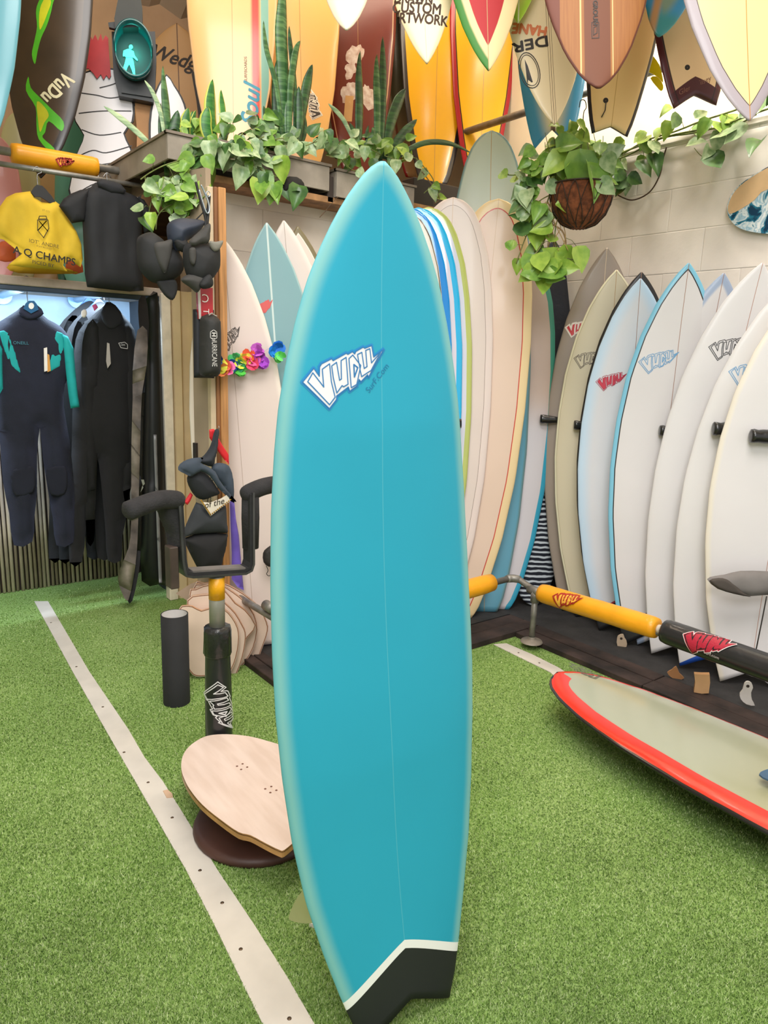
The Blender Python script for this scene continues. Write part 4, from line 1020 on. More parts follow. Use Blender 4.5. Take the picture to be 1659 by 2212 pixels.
mk('disc_base', *latheg((dc.x, dc.y, 0), [(.001, .03), (.19, .03), (.205, .024), (.21, .012), (.205, 0), (.001, 0)], 40), pm('#4a2f28', .5, var=.1), bbp, smooth=True)
mk('pivot', *latheg((dc.x, dc.y, .03), [(.07, .113), (.085, .05), (.10, 0)], 24), pm('#1b1b1c', .6), bbp, smooth=True)

# stack of plywood decks leaning left of the rail
PLF = pm('#dcc4b2', .6, var=.05, scale=5)
c7 = lambda L: [(300+x/4.61, 1220+y/4.61) for x, y in L]
dks = [('front plywood skate deck of the leaning stack, with a faint brown print', c7([(400,440),(455,405),(530,412),(620,455),(740,420),(850,440),(930,520),(985,620),(1000,720),(985,860),(945,1000),(880,1100),(760,1125),(650,1112),(570,1112),(505,1060),(440,900),(400,650)]), 2.93),
       ('second plywood skate deck, blunt corner showing behind the front one', c7([(480,350),(600,300),(760,300),(860,380),(960,480),(1030,600),(1062,672),(1060,780),(1030,930),(975,1085),(930,1112),(800,1100),(600,900),(500,600)]), 2.985),
       ('plywood skate deck with a pointed corner in the middle of the stack', c7([(500,300),(560,240),(720,190),(850,250),(960,380),(1060,450),(1165,600),(1110,690),(1060,760),(1020,940),(930,1080),(800,1080),(640,800)]), 3.04),
       ('plywood skate deck with a round edge second from the back of the stack', c7([(520,260),(640,190),(800,190),(940,270),(1060,370),(1150,500),(1180,650),(1140,830),(1060,970),(960,1070),(800,1080),(640,800)]), 3.09),
       ('rearmost and widest plywood skate deck of the leaning stack', c7([(540,230),(650,180),(820,175),(960,235),(1100,330),(1210,440),(1275,570),(1285,660),(1240,800),(1170,980),(1110,1080),(1040,1105),(900,1110),(700,900)]), 3.145)]
for i, (lab, q, yy) in enumerate(dks):
    P = Pl((1.35, yy, 0), norm_az(28, 10)); t = thing('skate_deck', lab, 'skate deck', onpl(*q[8], P.T, P.n)-Vector((0, 0, 0)), group='plywood decks leaning in a stack')
    plate('ply_face', q, P, .018, [PLF, pm('#d0925c', .5, var=.12, scale=18)], t, smooth=2)
    cxy = (sum(a for a, b in q)/len(q), sum(b for a, b in q)/len(q))
    rp_ = [P.px(cxy[0]+(x-cxy[0])*.975, cxy[1]+(y-cxy[1])*.975) for x, y in q]; rp_ = [tuple(k_)[:2] for k_ in smooth_path([(a, b, 0) for a, b in rp_], 2, True)]
    a_, f_ = ribbon(rp_, .0035); mk('ply_seam', [P.w(x, y, .0008) for x, y in a_], f_, pm('#8a5530', .6), t)
    plate('ply_line', [(x+(470-x)*-.004, y) for x, y in q], P, .003, [pm('#9a6640', .5), pm('#8b5530', .5)], t, smooth=2, off=-.006)
o = plate('plywood_offcut', [(380,1282),(410,1262),(440,1250),(470,1262),(440,1290),(405,1298)], Pl((1.35, 3.25, 0), norm_az(28, 10)), .015, [pm('#b59c88', .6), PLY]); tag(o, 'grey brown plywood piece behind the top of the leaning skate decks', 'plywood')

# ================================================================== SMALL THINGS HANGING ON THE POST
HY = 3.12
PH = Pl((1.4, HY, 0), (0, -1, 0))
NEO = pm('#1f2022', .75, var=.1, bump=.1); NEO2 = pm('#3d3c3a', .8, var=.15); NEO3 = pm('#2a3242', .6, var=.1)
c6 = lambda L: [(280+x/4.61, 380+y/4.61) for x, y in L]
def hood(label, parts, gy):
    P = Pl((1.4, gy, 0), (0, -1, 0)); q = parts[0][1]; yb = max(q, key=lambda t: t[1])
    t = thing('neoprene_hood', label, 'hood', on(yb[0], yb[1], 1, gy), group='neoprene hoods and caps hung in a bunch')
    for nm, L, m, th, off in parts: pillow(nm, L, P, th, m, t, sm=3, off=off, edge=th*1.3)
    cx_ = sum(a for a, b in q)/len(q); cy_ = sum(b for a, b in q)/len(q)
    mk('hanging_cord', *tubeg([P.w(*P.px(cx_, cy_)), PH.w(*PH.px(443, 452), .02), PH.w(*PH.px(446, 424), .02)], .002, 5), NEO, t)
hood('left black neoprene hood with a grey face opening and pointed flap', [('crown', c6([(70,650),(120,585),(220,560),(300,610),(345,655),(400,690),(460,730),(530,850),(520,960),(430,1040),(260,1070),(150,1000),(80,880)]), NEO, .07, 0),
     ('face_opening', c6([(195,690),(290,665),(370,650),(365,760),(345,860),(300,980),(240,910),(200,800)]), NEO2, .02, .062), ('flap', c6([(250,1050),(340,1030),(440,1040),(458,1140),(410,1240),(320,1180)]), NEO, .012, .02)], 3.16)
hood('top dark blue-black neoprene hood hanging from the hook', [('crown', c6([(370,500),(430,440),(520,420),(600,425),(720,440),(742,480),(690,560),(620,620),(560,660),(530,740),(470,745),(430,700),(380,640)]), NEO3, .07, 0), ('ear_flap', c6([(420,640),(520,640),(560,700),(520,770),(440,730)]), NEO, .03, .03)], 3.12)
hood('right black neoprene hood with a grey folded peak below the karabiner', [('crown', c6([(530,760),(560,680),(700,650),(800,665),(872,660),(890,740),(892,900),(850,990),(780,1060),(680,1090),(580,1010),(540,900)]), NEO, .07, 0),
     ('folded_peak', c6([(545,665),(640,570),(745,485),(752,580),(735,680),(660,690),(590,715)]), NEO2, .025, .05), ('lip', c6([(735,665),(800,670),(872,660),(840,740),(790,765),(750,730)]), pm('#77756c', .8), .012, .06), ('crease', c6([(545,740),(600,730),(610,820),(590,900),(550,860)]), NEO2, .012, .055)], 3.06)
hood('low grey-black neoprene cap hanging under the right hood', [('crown', c6([(510,1040),(560,990),(640,975),(740,975),(815,1040),(800,1100),(720,1110),(670,1165),(600,1110)]), NEO2, .035, 0), ('brim', c6([(665,1080),(720,1000),(770,985),(800,1050),(790,1110),(700,1130)]), NEO, .02, .03)], 3.04)
kb = thing('karabiner', 'silver and black karabiner hooked at the top of the timber post', 'karabiner', PH.w(*PH.px(440, 470)))
def pxtube(name, pts, P, r, m, par, off=0, closed=False, n=8):
    Q = smooth_path([P.w(*P.px(*p), off) for p in pts], 5, closed)
    if closed: Q.append(Q[0])
    return mk(name, *tubeg(Q, r, n), m, par, smooth=True)
pxtube('body_loop', [(424,412),(432,440),(440,462),(446,458),(444,440),(434,414),(428,402)], PH, .004, pm('#b8c4d0', .25, .9), kb, .03)
pxtube('strap_loop', [(418,395),(424,420),(438,470),(440,490)], PH, .006, pm('#1a1a1c', .6), kb, .025)
pxtube('strap_loop', [(448,425),(446,455),(443,490)], PH, .007, pm('#1a1a1c', .6), kb, .02)
pxtube('split_ring', [(438,420),(443,416),(447,422),(443,428)], PH, .0018, pm('#b8c4d0', .25, .9), kb, .035, True)
# red leash pack, dark pack and round bag
dp = pillow('leash_pack', c6([(630,1330),(700,1325),(840,1335),(842,2015),(640,2010)]), Pl((1.4, 3.15, 0), (0, -1, 0)), .02, pm('#1b1e27', .5, var=.1), sm=1); tag(dp, 'flat dark leash pack hanging behind the black drawstring bag', 'leash pack')
rp = thing('leash_pack', 'red and white leash card pack half hidden under the hoods', 'leash pack', PH.w(*PH.px(443, 685)))
plate('card', c6([(678,1118),(828,1115),(832,1420),(690,1425)]), PH, .02, pm('#b9202c', .4, coat=.3), rp)
plate('card_edge', c6([(676,1118),(702,1118),(710,1425),(690,1425)]), PH, .004, pm('#d8d0cc', .4), rp, off=.003)
mpp = map_pl(rp, PH, .004); u, v = PH.px(*c6([(750,1215)])[0]); put_text('printed_mark', 'C', mpp, .05, pm('#efe9e4', .5), rp, cx=u, cy=v, rot=180)
u, v = PH.px(*c6([(755,1350)])[0]); put_text('printed_lettering', 'T', mpp, .04, pm('#efe9e4', .5), rp, cx=u, cy=v, rot=-90)
hb = thing('drawstring_bag', 'black drawstring bag lettered HURRICANE hanging on the post', 'bag', PH.w(*PH.px(452, 812)))
PH2 = Pl((1.4, 3.09, 0), (0, -1, 0))
pillow('bag_body', c6([(700,1430),(740,1390),(800,1372),(850,1400),(892,1445),(898,1700),(893,1960),(850,1998),(780,2002),(705,1985),(690,1900),(694,1650)]), PH2, .06, pm('#262625', .7, var=.08, bump=.2), hb, sm=2, edge=.05)
pxtube('drawcord', c6([(760,1390),(790,1370),(810,1385),(840,1400)]), PH2, .003, pm('#9a958c', .6), hb, .03)
mph = map_pl(hb, PH2, .0615); u, v = PH2.px(*c6([(775,1740)])[0]); put_text('printed_lettering', 'HURRICANE', mph, .034, pm('#c9c7c4', .5), hb, cx=u+.004, cy=v-.006, rot=-90, sx=.66)
u, v = PH2.px(*c6([(778,1580)])[0]); put_text('printed_mark', 'H', mph, .026, pm('#c9c7c4', .5), hb, cx=u, cy=v, rot=-90, bold=.001)
a, f = ribbon([PH2.px(*p) for p in c6([(778,1535),(808,1555),(810,1610),(778,1635),(746,1610),(746,1555)])], .003); mk('printed_frame', [mph(x, y, .001) for x, y in a], f, pm('#c9c7c4', .5), hb, local=True)
# witch hats, purple strip, pennant, lampshade-like bag
c8 = lambda L: [(250+x/4.15, 880+y/4.15) for x, y in L]
PW = Pl((1.4, 3.06, 0), (0, -1, 0)); HAT = pm('#2b2f36', .85, var=.12, scale=14); HAT2 = pm('#3d4856', .8, var=.12)
wh = thing('witch_hat', 'black felt witch hat with a wide curled brim hooked on the post', 'hat', PW.w(*PW.px(480, 1060)))
pillow('cone', c8([(735,485),(790,430),(835,370),(862,300),(876,235),(898,195),(925,200),(915,290),(905,400),(880,480),(862,530),(800,515)]), PW, .045, HAT, wh, sm=2, off=.0)
pillow('brim', c8([(520,545),(535,495),(600,455),(680,438),(745,440),(720,480),(770,510),(850,560),(890,640),(950,720),(1010,790),(1040,830),(990,815),(930,760),(870,700),(800,600),(720,560),(640,605),(580,580)]), PW, .02, HAT2, wh, sm=2, off=.05)
pillow('crown_inside', c8([(640,600),(700,560),(780,570),(850,640),(900,720),(920,770),(850,800),(780,825),(710,800),(660,730),(632,660)]), PW, .05, pm('#212328', .85), wh, sm=2, off=.01)
w2 = thing('witch_hat', 'blue-black satin witch hat bunched behind the felt one', 'hat', PW.w(*PW.px(495, 1070)))
pillow('brim', c8([(860,530),(900,500),(960,500),(1015,525),(1045,600),(1058,700),(1060,790),(1035,832),(1000,790),(960,700),(900,640),(865,580)]), PW, .03, HAT2, w2, sm=2, off=.0, fold=.02)
pillow('ribbon', c8([(862,205),(900,198),(925,215),(945,280),(985,350),(1038,430),(1042,520),(1000,480),(940,400),(895,325),(865,280)]), PW, .006, pm('#d0202a', .5), w2, sm=1, off=-.03)
pillow('tassel', c8([(668,762),(692,785),(668,840),(642,876),(610,850)]), PW, .01, pm('#c81e2a', .6), w2, sm=1, off=.0)
pn_ = thing('pennant', 'small white pennant edged with gold studs reading of the', 'pennant', PW.w(*PW.px(445, 1110)))
pq = c8([(722,828),(800,838),(900,800),(955,765),(982,822),(900,880),(805,955)])
plate('cloth', pq, PW, .004, pm('#e6ddce', .7), pn_, off=.055)
mpw = map_pl(pn_, PW, .056)
for a_, b_ in ((pq[0], pq[6]), (pq[6], pq[4])):
    n_ = 11
    for i in range(n_+1):
        x = a_[0]+(b_[0]-a_[0])*i/n_; y = a_[1]+(b_[1]-a_[1])*i/n_-3; u, v = PW.px(x, y); p = PW.w(u, v, .056)
        mk('gold_stud', *latheg((0, 0, 0), [(.0001, .0)], 3)) if False else mk('gold_stud', [p+Vector((.0042*cos(k*pi/3), 0, .0042*sin(k*pi/3))) for k in range(6)]+[p+Vector((0, -.0025, 0))], [(k, (k+1) % 6, 6) for k in range(6)], pm('#a37a1e', .4, .6), pn_)
u, v = PW.px(*c8([(840,840)])[0]); put_text('printed_lettering', 'of the', mpw, .042, pm('#2a2118', .6), pn_, cx=u, cy=v, rot=8, shear=.25)
lbag = thing('lantern_bag', 'black tapered cloth lantern bag hanging under the witch hats', 'bag', PW.w(*PW.px(455, 1228)))
pillow('upper_panel', c8([(720,850),(800,880),(900,850),(985,880),(995,1000),(1003,1130),(900,1125),(800,1130),(700,1140),(602,1170),(605,1110),(660,980)]), PW, .05, pm('#34373c', .8, var=.12), lbag, sm=1, off=.0)
pillow('lower_panel', c8([(600,1175),(700,1140),(800,1130),(900,1125),(1003,1132),(985,1260),(960,1340),(940,1442),(840,1448),(738,1452),(660,1300)]), PW, .05, pm('#19191b', .85), lbag, sm=1, off=.0)
o = pillow('purple_strap', c8([(1022,835),(1060,820),(1078,1000),(1105,1150),(1125,1400),(1148,1640),(1090,1610),(1040,1540),(1040,1300),(1028,1050)]), Pl((1.5, 3.16, 0), (0, -1, 0)), .012, pm('#6a55b8', .6), sm=1); tag(o, 'purple fabric strip hanging beside the garlanded white surfboard', 'fabric strip')

# flower garland
gl = thing('flower_garland', 'rainbow paper flower garland strung across the left white surfboard', 'garland', LF[0].m @ Vector((0, 1.2, .05)))
gc = [((470,775),'#2a5fa0'),((474,792),'#e6e04a'),((486,790),'#f0684a'),((493,795),'#f06aa8'),((503,792),'#20509a'),((508,777),'#56c878'),((520,785),'#e6ee4a'),((521,800),'#52c048'),((540,768),'#f2603a'),((545,786),'#ee4a6e'),((556,756),'#d060d0'),((562,770),'#b040c0'),((548,776),'#f060a0'),((594,760),'#1a86e0'),((602,752),'#1a70d0'),((606,771),'#6ad86a'),((528,776),'#f0e050'),((513,793),'#3aa870'),((480,800),'#f4884a'),((567,783),'#a848c8')]
GP = LF[0]; garl = []
cord = []
for (x, y), c in gc:
    base = onpl(x, y, GP.T+GP.n*.085, GP.n) if x > 500 else on(x, y, 1, 3.13); m = pm(c, .7, var=.1); V, Fc = [], []
    for k in range(7):
        a = random.uniform(0, 6.28); cdir = GP.x*cos(a)+Vector((0, 0, 1))*sin(a); out = (cdir*.7+GP.n*random.uniform(-.2, .9)).normalized(); sd = out.cross(GP.n).normalized()
        r = random.uniform(.026, .040); k0_ = len(V)
        for i in range(4):
            t = i/3; w = r*.75*math.sin(.5+t*2.2)
            for s_ in (-1, 0, 1): V.append(base+out*r*t+sd*w*s_+GP.n*(.008*abs(s_)*math.sin(t*3+k)+random.uniform(-.002, .002)))
        for i in range(3):
            for j in range(2): q = k0_+i*3+j; Fc.append((q, q+1, q+4, q+3))
    mk('paper_flower', V, Fc, m, gl, smooth=True)
cord = [onpl(x, y, GP.T+GP.n*.076, GP.n) if x > 500 else on(x, y, 1, 3.14) for x, y in ((463,780),(490,793),(530,785),(560,768),(582,752),(604,760))]
mk('garland_cord', *tubeg(smooth_path(cord, 5), .0015, 5), pm('#d8d0d8', .6), gl)

# bits among the surfboard tails on the right
for lab, q, yy, m in (('small beige tag with a round hole beside the black tail of the pale blue-tinted board', [(1333,1374),(1337,1368),(1346,1366),(1349,1374),(1353,1380),(1353,1393),(1334,1392)], 1393, '#c9b49c'),
                  ('white curved fin-shaped key tag at the foot of the rack', [(1606,1470),(1613,1466),(1621,1470),(1624,1480),(1620,1490),(1622,1506),(1628,1518),(1610,1515),(1598,1504),(1596,1492),(1602,1484)], 1518, '#e2ddd8')):
    p = on(q[-3][0], yy, 2, .03); P = Pl(p, norm_az(55, 0)); o = plate('key_tag', q, P, .008, pm(m, .6), smooth=2, off=.03); tag(o, lab, 'tag')
    x, y = (1342, 1375) if yy == 1393 else (1613, 1476); u, v = P.px(x, y)
    h = mk('tag_hole', [P.w(u+.007*cos(k*.7), v+.007*sin(k*.7), .031) for k in range(9)], [tuple(range(9))], pm('#3a3029', .8), o)
p = on(1516, 1494, 2, .03); P = Pl(p, norm_az(58, 5))
wbk = thing('wood_block', 'tan curved wooden block on the black platform in front of the rack', 'wood block', p)
plate('block_face', [(1499,1452),(1515,1453),(1532,1453),(1533,1470),(1530,1493),(1515,1494),(1498,1491),(1501,1470)], P, .035, [pm('#cfa373', .6, var=.06), pm('#b98a58', .6)], wbk, smooth=1, off=.03)
o = plate('wooden_fin', [(1440,1444),(1450,1438),(1459,1431),(1466,1446),(1476,1456),(1462,1460),(1448,1454)], Pl(on(1470, 1458, 2, .03), norm_az(55)), .008, pm('#a9794e', .6), off=.05, smooth=2); tag(o, 'brown wooden fin sticking out below the smudged surfboard', 'fin')
# grey curled foam scoop
P = Pl(onpl(1600, 1260, RB[7].T+RB[7].n*.25, RB[7].n), RB[7].n)
sc = thing('foam_scoop', 'grey curled foam paddle blade in front of the rightmost surfboards', 'paddle blade', P.w(*P.px(1630, 1410)))
pillow('blade', [(1527,1251),(1545,1244),(1565,1241),(1600,1233),(1659,1234),(1740,1240),(1740,1290),(1659,1285),(1620,1288),(1580,1280),(1550,1272)], P, .03, pm('#7d7876', .8, var=.08), sc, sm=2)
pillow('blade_underside', [(1528,1252),(1548,1246),(1566,1249),(1585,1262),(1602,1278),(1618,1287),(1580,1280),(1550,1270)], P, .008, pm('#4a433e', .8), sc, sm=2, off=.027)
pxtube('shaft', [(1656,1288),(1648,1330),(1638,1380),(1631,1415)], P, .003, pm('#2a2622', .5), sc, 0)
# marbled skimboard on the right wall
P = Pl((XR-.03, 1.5, 2), (-1, 0, 0))
sk = thing('skimboard', 'round-ended skimboard with beige and marbled blue halves mounted high on the right wall', 'skimboard', P.w(*P.px(1600, 480)))
ob_ = [(1880,330),(1840,312),(1780,318),(1700,342),(1659,360),(1625,380),(1597,400),(1580,420),(1571,445),(1573,465),(1583,482),(1600,494),(1625,501),(1659,505),(1720,507),(1790,490),(1860,440),(1890,380)]
mblm = bpy.data.materials.new('marbling'); mblm.use_nodes = True
def marb(m):
    nt = m.node_tree; b = nt.nodes['Principled BSDF']; b.inputs['Roughness'].default_value = .15
    c = nd(nt, 'ShaderNodeTexCoord'); nz = nd(nt, 'ShaderNodeTexNoise'); nz.inputs['Scale'].default_value = 9; nz.inputs['Detail'].default_value = 6; nz.inputs['Distortion'].default_value = 1.6
    nt.links.new(c.outputs['Object'], nz.inputs[0]); r = nd(nt, 'ShaderNodeValToRGB'); e = r.color_ramp.elements
    e[0].position, e[0].color = .38, lin('#1c3c58'); e[1].position, e[1].color = .62, lin('#e9eef0')
    for p, cc in ((.45, '#2f7f9c'), (.5, '#dfe8ea'), (.55, '#8cb6cc')):
        k = e.new(p); k.color = lin(cc)
    nt.links.new(nz.outputs[0], r.inputs[0]); nt.links.new(r.outputs[0], b.inputs['Base Color'])
marb(mblm)
plate('board', ob_, P, .02, [mblm, pm('#2e4b5c', .3)], sk, smooth=2)
plate('beige_half', [(1860,325),(1780,322),(1700,344),(1659,362),(1625,382),(1598,402),(1582,422),(1573,445),(1576,462),(1600,452),(1630,432),(1645,415),(1670,405),(1700,390),(1760,370),(1860,345)], P, .003, [pm('#dcb98e', .3, coat=.3), pm('#dcb98e', .3)], sk, smooth=2, off=.0015)

# ================================================================== PLANTERS ON TOP OF THE PARTITION
PLY_Y = 3.42
M_plt = pm('#9b9184', .7, var=.08, scale=8, bump=.15)
def planter(label, xa, xb, ya_, yb_, za, zb, w=.2, skew=0):
    t = thing('planter_box', label, 'planter', ((xa+xb)/2, ya_+w/2, min(za, zb)))
    return t
zt1, zb1 = on(600, 330, 1, PLY_Y).z, on(600, 400, 1, PLY_Y).z
XA, XM, XB = on(452, 310, 1, PLY_Y).x, on(716, 345, 1, PLY_Y).x, on(897, 375, 1, PLY_Y).x
def trough(label, x0, x1, y0, y1, z0, z1):
    t = thing('planter_box', label, 'planter', ((x0+x1)/2, (y0+y1)/2, z0))
    e = .012
    mk('side_panel', *boxg(x0, x1, y0, y0+e, z0, z1-.012, .002), M_plt, t); mk('side_panel', *boxg(x0, x1, y1-e, y1, z0, z1-.012, .002), M_plt, t)
    mk('side_panel', *boxg(x0, x0+e, y0+e, y1-e, z0, z1-.012, .002), M_plt, t); mk('side_panel', *boxg(x1-e, x1, y0+e, y1-e, z0, z1-.012, .002), M_plt, t)
    mk('rim', *join_geo(boxg(x0-.008, x1+.008, y0-.01, y0+e+.004, z1-.012, z1), boxg(x0-.008, x1+.008, y1-e-.004, y1+.01, z1-.012, z1), boxg(x0-.008, x0+e+.004, y0, y1, z1-.012, z1), boxg(x1-e-.004, x1+.008, y0, y1, z1-.012, z1)), pm('#86796c', .6, var=.1), t)
    mk('soil', *boxg(x0+e, x1-e, y0+e, y1-e, z1-.06, z1-.035), pm('#2c2019', .95, bump=.5), t)
    return t
tr1 = trough('grey trough planter at the left of the partition top, full of snake plants', XA, XM-.01, PLY_Y, PLY_Y+.19, zb1+.02, zt1)
tr2 = trough('grey trough planter at the right of the partition top behind the turquoise nose', XM+.035, XB, PLY_Y, PLY_Y+.19, zb1+.0, zt1-.01)
mk('bracket', *boxg(XM-.008, XM+.03, PLY_Y+.02, PLY_Y+.12, zb1-.03, zt1-.05, .003), pm('#3b302a', .7), tr2)
XL = XA
tr3 = trough('grey trough planter running back from the corner over the return panel', XL-.19, XL, PLY_Y+.03, 4.5, zb1+.03, zt1+.0)
for nm, a, b in (('shelf_batten', XA, XB),):
    o = mk(nm, *boxg(a+.02, b-.02, PLY_Y+.02, YB-.002, zb1-.035, zb1-.001, .003), pm('#a77c52', .7, var=.2, scale=12)); tag(o, 'rough timber batten carrying the trough planters', 'batten')
bb_ = thing('black_box', 'black equipment case on the partition top beside the sage longboard', 'box', (on(950, 420, 1, 3.7).x, 3.7, 2.5))
bx0, bx1 = on(893, 420, 1, 3.66).x, on(1010, 420, 1, 3.66).x
mk('case_body', *boxg(bx0, bx1, 3.66, 3.78, 2.43, on(940, 392, 1, 3.66).z, .006), pm('#3c332f', .6, var=.1), bb_)
mk('case_side', *boxg(bx0-.004, bx0+.16, 3.655, 3.66, 2.43, on(940, 392, 1, 3.66).z-.006), pm('#1f1d1e', .6), bb_)
wpl = pillow('black_cloth', [(612,385),(640,382),(655,395),(655,412),(635,425),(610,412)], Pl((1.9, PLY_Y-.05, 0), (0, -1, 0)), .03, pm('#1a1815', .8), sm=2); tag(wpl, 'scrap of black plastic pot hanging from the trough edge', 'pot')

# ---- leaves
def leaf_mesh(nm, m, fold, curl):
    V, Fc = [], []; st = [(0, .0), (.08, .36), (.22, .5), (.42, .46), (.62, .34), (.82, .17), (1, .01)]
    for t, w in st:
        for s in (-1, -.5, 0, .5, 1):
            V.append((w*s*.86, -t + (.10 if abs(s) == 1 and t < .1 else .04 if abs(s) == .5 and t < .05 else 0), fold*abs(s)*w - curl*t*t + .02*sin(9*t)*abs(s)))
    for i in range(len(st)-1):
        for j in range(4): q = i*5+j; Fc.append((q, q+1, q+6, q+5))
    me = bpy.data.meshes.new(nm); me.from_pydata(V, [], Fc); me.materials.append(m)
    me.polygons.foreach_set('use_smooth', [True]*len(me.polygons)); return me
def leaf_mat(c1, c2, tr=.25):
    m = pm(c1, .4, var=.1, scale=3, col2=c2, coat=.1).copy(); b = m.node_tree.nodes['Principled BSDF']
    b.inputs['Subsurface Weight'].default_value = 0
    return m
LFM = [leaf_mat('#7fa544', '#5f8a34'), leaf_mat('#4d7434', '#33552a'), leaf_mat('#a6b98c', '#6f8f5c'), leaf_mat('#9dbb4a', '#7da23a')]
LME = [leaf_mesh('leaf', m, f, c) for m in LFM for f, c in ((.25, .18), (.5, .35), (.1, -.1))]
VM = pm('#6d7a3c', .6, var=.2, scale=30); VMB = pm('#5d4630', .7, var=.2, scale=30)
def place_leaf(par, p, size, face, kinds, tipdir=None, nm='leaf'):
    me = LME[random.choice(kinds)*3+random.randrange(3)]
    n = (Vector(face)+Vector((random.uniform(-.6, .6), random.uniform(-.6, .6), random.uniform(-.2, .7)))).normalized()
    d = Vector(tipdir) if tipdir else Vector((random.uniform(-1, 1), random.uniform(-1, 1), random.uniform(-1.2, .25)))
    d = (d-n*d.dot(n)).normalized(); y = -d; x = y.cross(n)
    m = Matrix((x*size, y*size, n*size)).transposed().to_4x4(); m.translation = p
    o = bpy.data.objects.new(nm, me); COL.objects.link(o); o.parent = par
    o.matrix_local = MW[par].inverted() @ m; return o
def vine(par, pts, P, r=.0028, step=.07, size=(.07, .11), face=(-.6, -.8, .2), kinds=(0, 1, 2), spread=.05, mat=None, skip=0, off=0, pet=.03):
    Q = smooth_path([P.w(*P.px(*p), off+random.uniform(0, .03)) for p in pts], 6)
    mk('vine_stem', *tubeg(Q, r, 6), mat or VM, par, smooth=True)
    d = 0
    for i in range(1, len(Q)):
        d += (Q[i]-Q[i-1]).length
        if d > step*random.uniform(.6, 1.4):
            d = 0
            if random.random() < skip: continue
            s = random.uniform(*size); o = P.n*random.uniform(.01, spread)+Vector((random.uniform(-1, 1), random.uniform(-1, 1), random.uniform(-1, .8)))*spread
            e = Q[i]+o; mk('leaf_stalk', *tubeg([Q[i], (Q[i]+e)/2+Vector((0, 0, pet*.4)), e], .0014, 5), VM, par, smooth=True)
            place_leaf(par, e, s, face, kinds)
def bush(par, cx, cy, wx, wy, n, P, size, kinds, face=(-.6, -.8, .2), dep=.08, off=0):
    for _ in range(n):
        a = random.uniform(0, 6.28); q = math.sqrt(random.random())
        p = P.w(*P.px(cx+wx*q*cos(a), cy+wy*q*sin(a)), off+random.uniform(0, dep))
        place_leaf(par, p, random.uniform(*size), face, kinds)
PPL = Pl((2, PLY_Y-.03, 0), (0, -1, 0)); PPT = Pl((2, PLY_Y+.06, 0), (0, -1, 0))
pot1 = thing('pothos', 'pothos vine trailing over the corner trough and down by the timber post', 'plant', PPT.w(*PPT.px(440, 330)))
vine(pot1, [(520,290),(490,330),(455,335),(420,345),(395,360),(370,385),(345,410),(322,440),(318,470)], PPL, size=(.06, .10), kinds=(0, 1, 2, 2), step=.045)
vine(pot1, [(455,330),(430,360),(410,385),(395,420),(380,440),(350,450),(330,470),(325,500)], PPL, size=(.06, .09), kinds=(0, 0, 3, 2), step=.04, off=.05)
vine(pot1, [(420,340),(385,350),(350,360),(320,375),(295,392)], PPL, size=(.05, .08), kinds=(0, 2), step=.06, off=.03)
bush(pot1, 385, 425, 56, 36, 54, PPL, (.05, .085), (0, 0, 2, 3), off=.02)
bush(pot1, 480, 330, 75, 36, 30, PPL, (.055, .09), (1, 1, 2, 2, 0), off=0)
pot2 = thing('pothos', 'pothos vine spilling over the front of the left trough with two bright hanging leaves', 'plant', PPT.w(*PPT.px(560, 330)))
vine(pot2, [(640,305),(600,300),(570,320),(560,350),(565,390),(580,400),(600,392)], PPL, size=(.07, .11), kinds=(0, 2, 1), step=.06)
vine(pot2, [(560,300),(530,320),(540,360),(555,400),(548,415)], PPL, size=(.07, .10), kinds=(0, 3, 1), step=.06, off=.03)
vine(pot2, [(580,380),(605,390),(625,405),(635,420)], PPL, size=(.06, .09), kinds=(0, 1), step=.08, off=.02)
for x, y, s, k in ((548,395,.125,3),(578,402,.10,0),(632,408,.115,1),(597,345,.12,3),(480,320,.11,2),(508,367,.10,2)): place_leaf(pot2, PPL.w(*PPL.px(x, y), .06), s, (-.5, -.85, .1), (k,), (random.uniform(-.3, .1), 0, -1))
bush(pot2, 545, 285, 70, 42, 42, PPT, (.05, .09), (0, 1, 1, 2), dep=.10)
bush(pot2, 570, 335, 60, 40, 18, PPL, (.05, .08), (1, 2, 2), dep=.05)
pot3 = thing('pothos', 'pothos with pale leaves growing along the right trough', 'plant', PPT.w(*PPT.px(760, 330)))
vine(pot3, [(660,315),(690,305),(720,308),(750,325),(790,320),(820,335)], PPL, size=(.06, .10), kinds=(2, 2, 1), step=.05)
vine(pot3, [(820,340),(850,350),(880,345),(905,360),(925,395),(905,420)], PPL, size=(.05, .08), kinds=(0, 2), step=.08, off=.03)
vine(pot3, [(730,330),(735,350),(760,370),(775,362)], PPL, size=(.05, .08), kinds=(2, 1), step=.06)
bush(pot3, 745, 322, 60, 26, 20, PPT, (.05, .09), (1, 2, 0), dep=.1)
bush(pot3, 860, 320, 28, 20, 9, PPT, (.06, .10), (3, 0), dep=.08)
bush(pot3, 660, 310, 40, 20, 12, PPT, (.05, .08), (1, 2), dep=.1)
vine(pot3, [(905,372),(925,395),(945,428),(938,440)], PPL, r=.003, size=(.05, .07), kinds=(3, 0), step=.1, mat=pm('#8a7355', .7))
# trailing ends
vine(pot3, [(700,455),(690,470),(712,440),(730,425)], PPL, r=.0015, step=9, size=(.03, .03), mat=VMB)

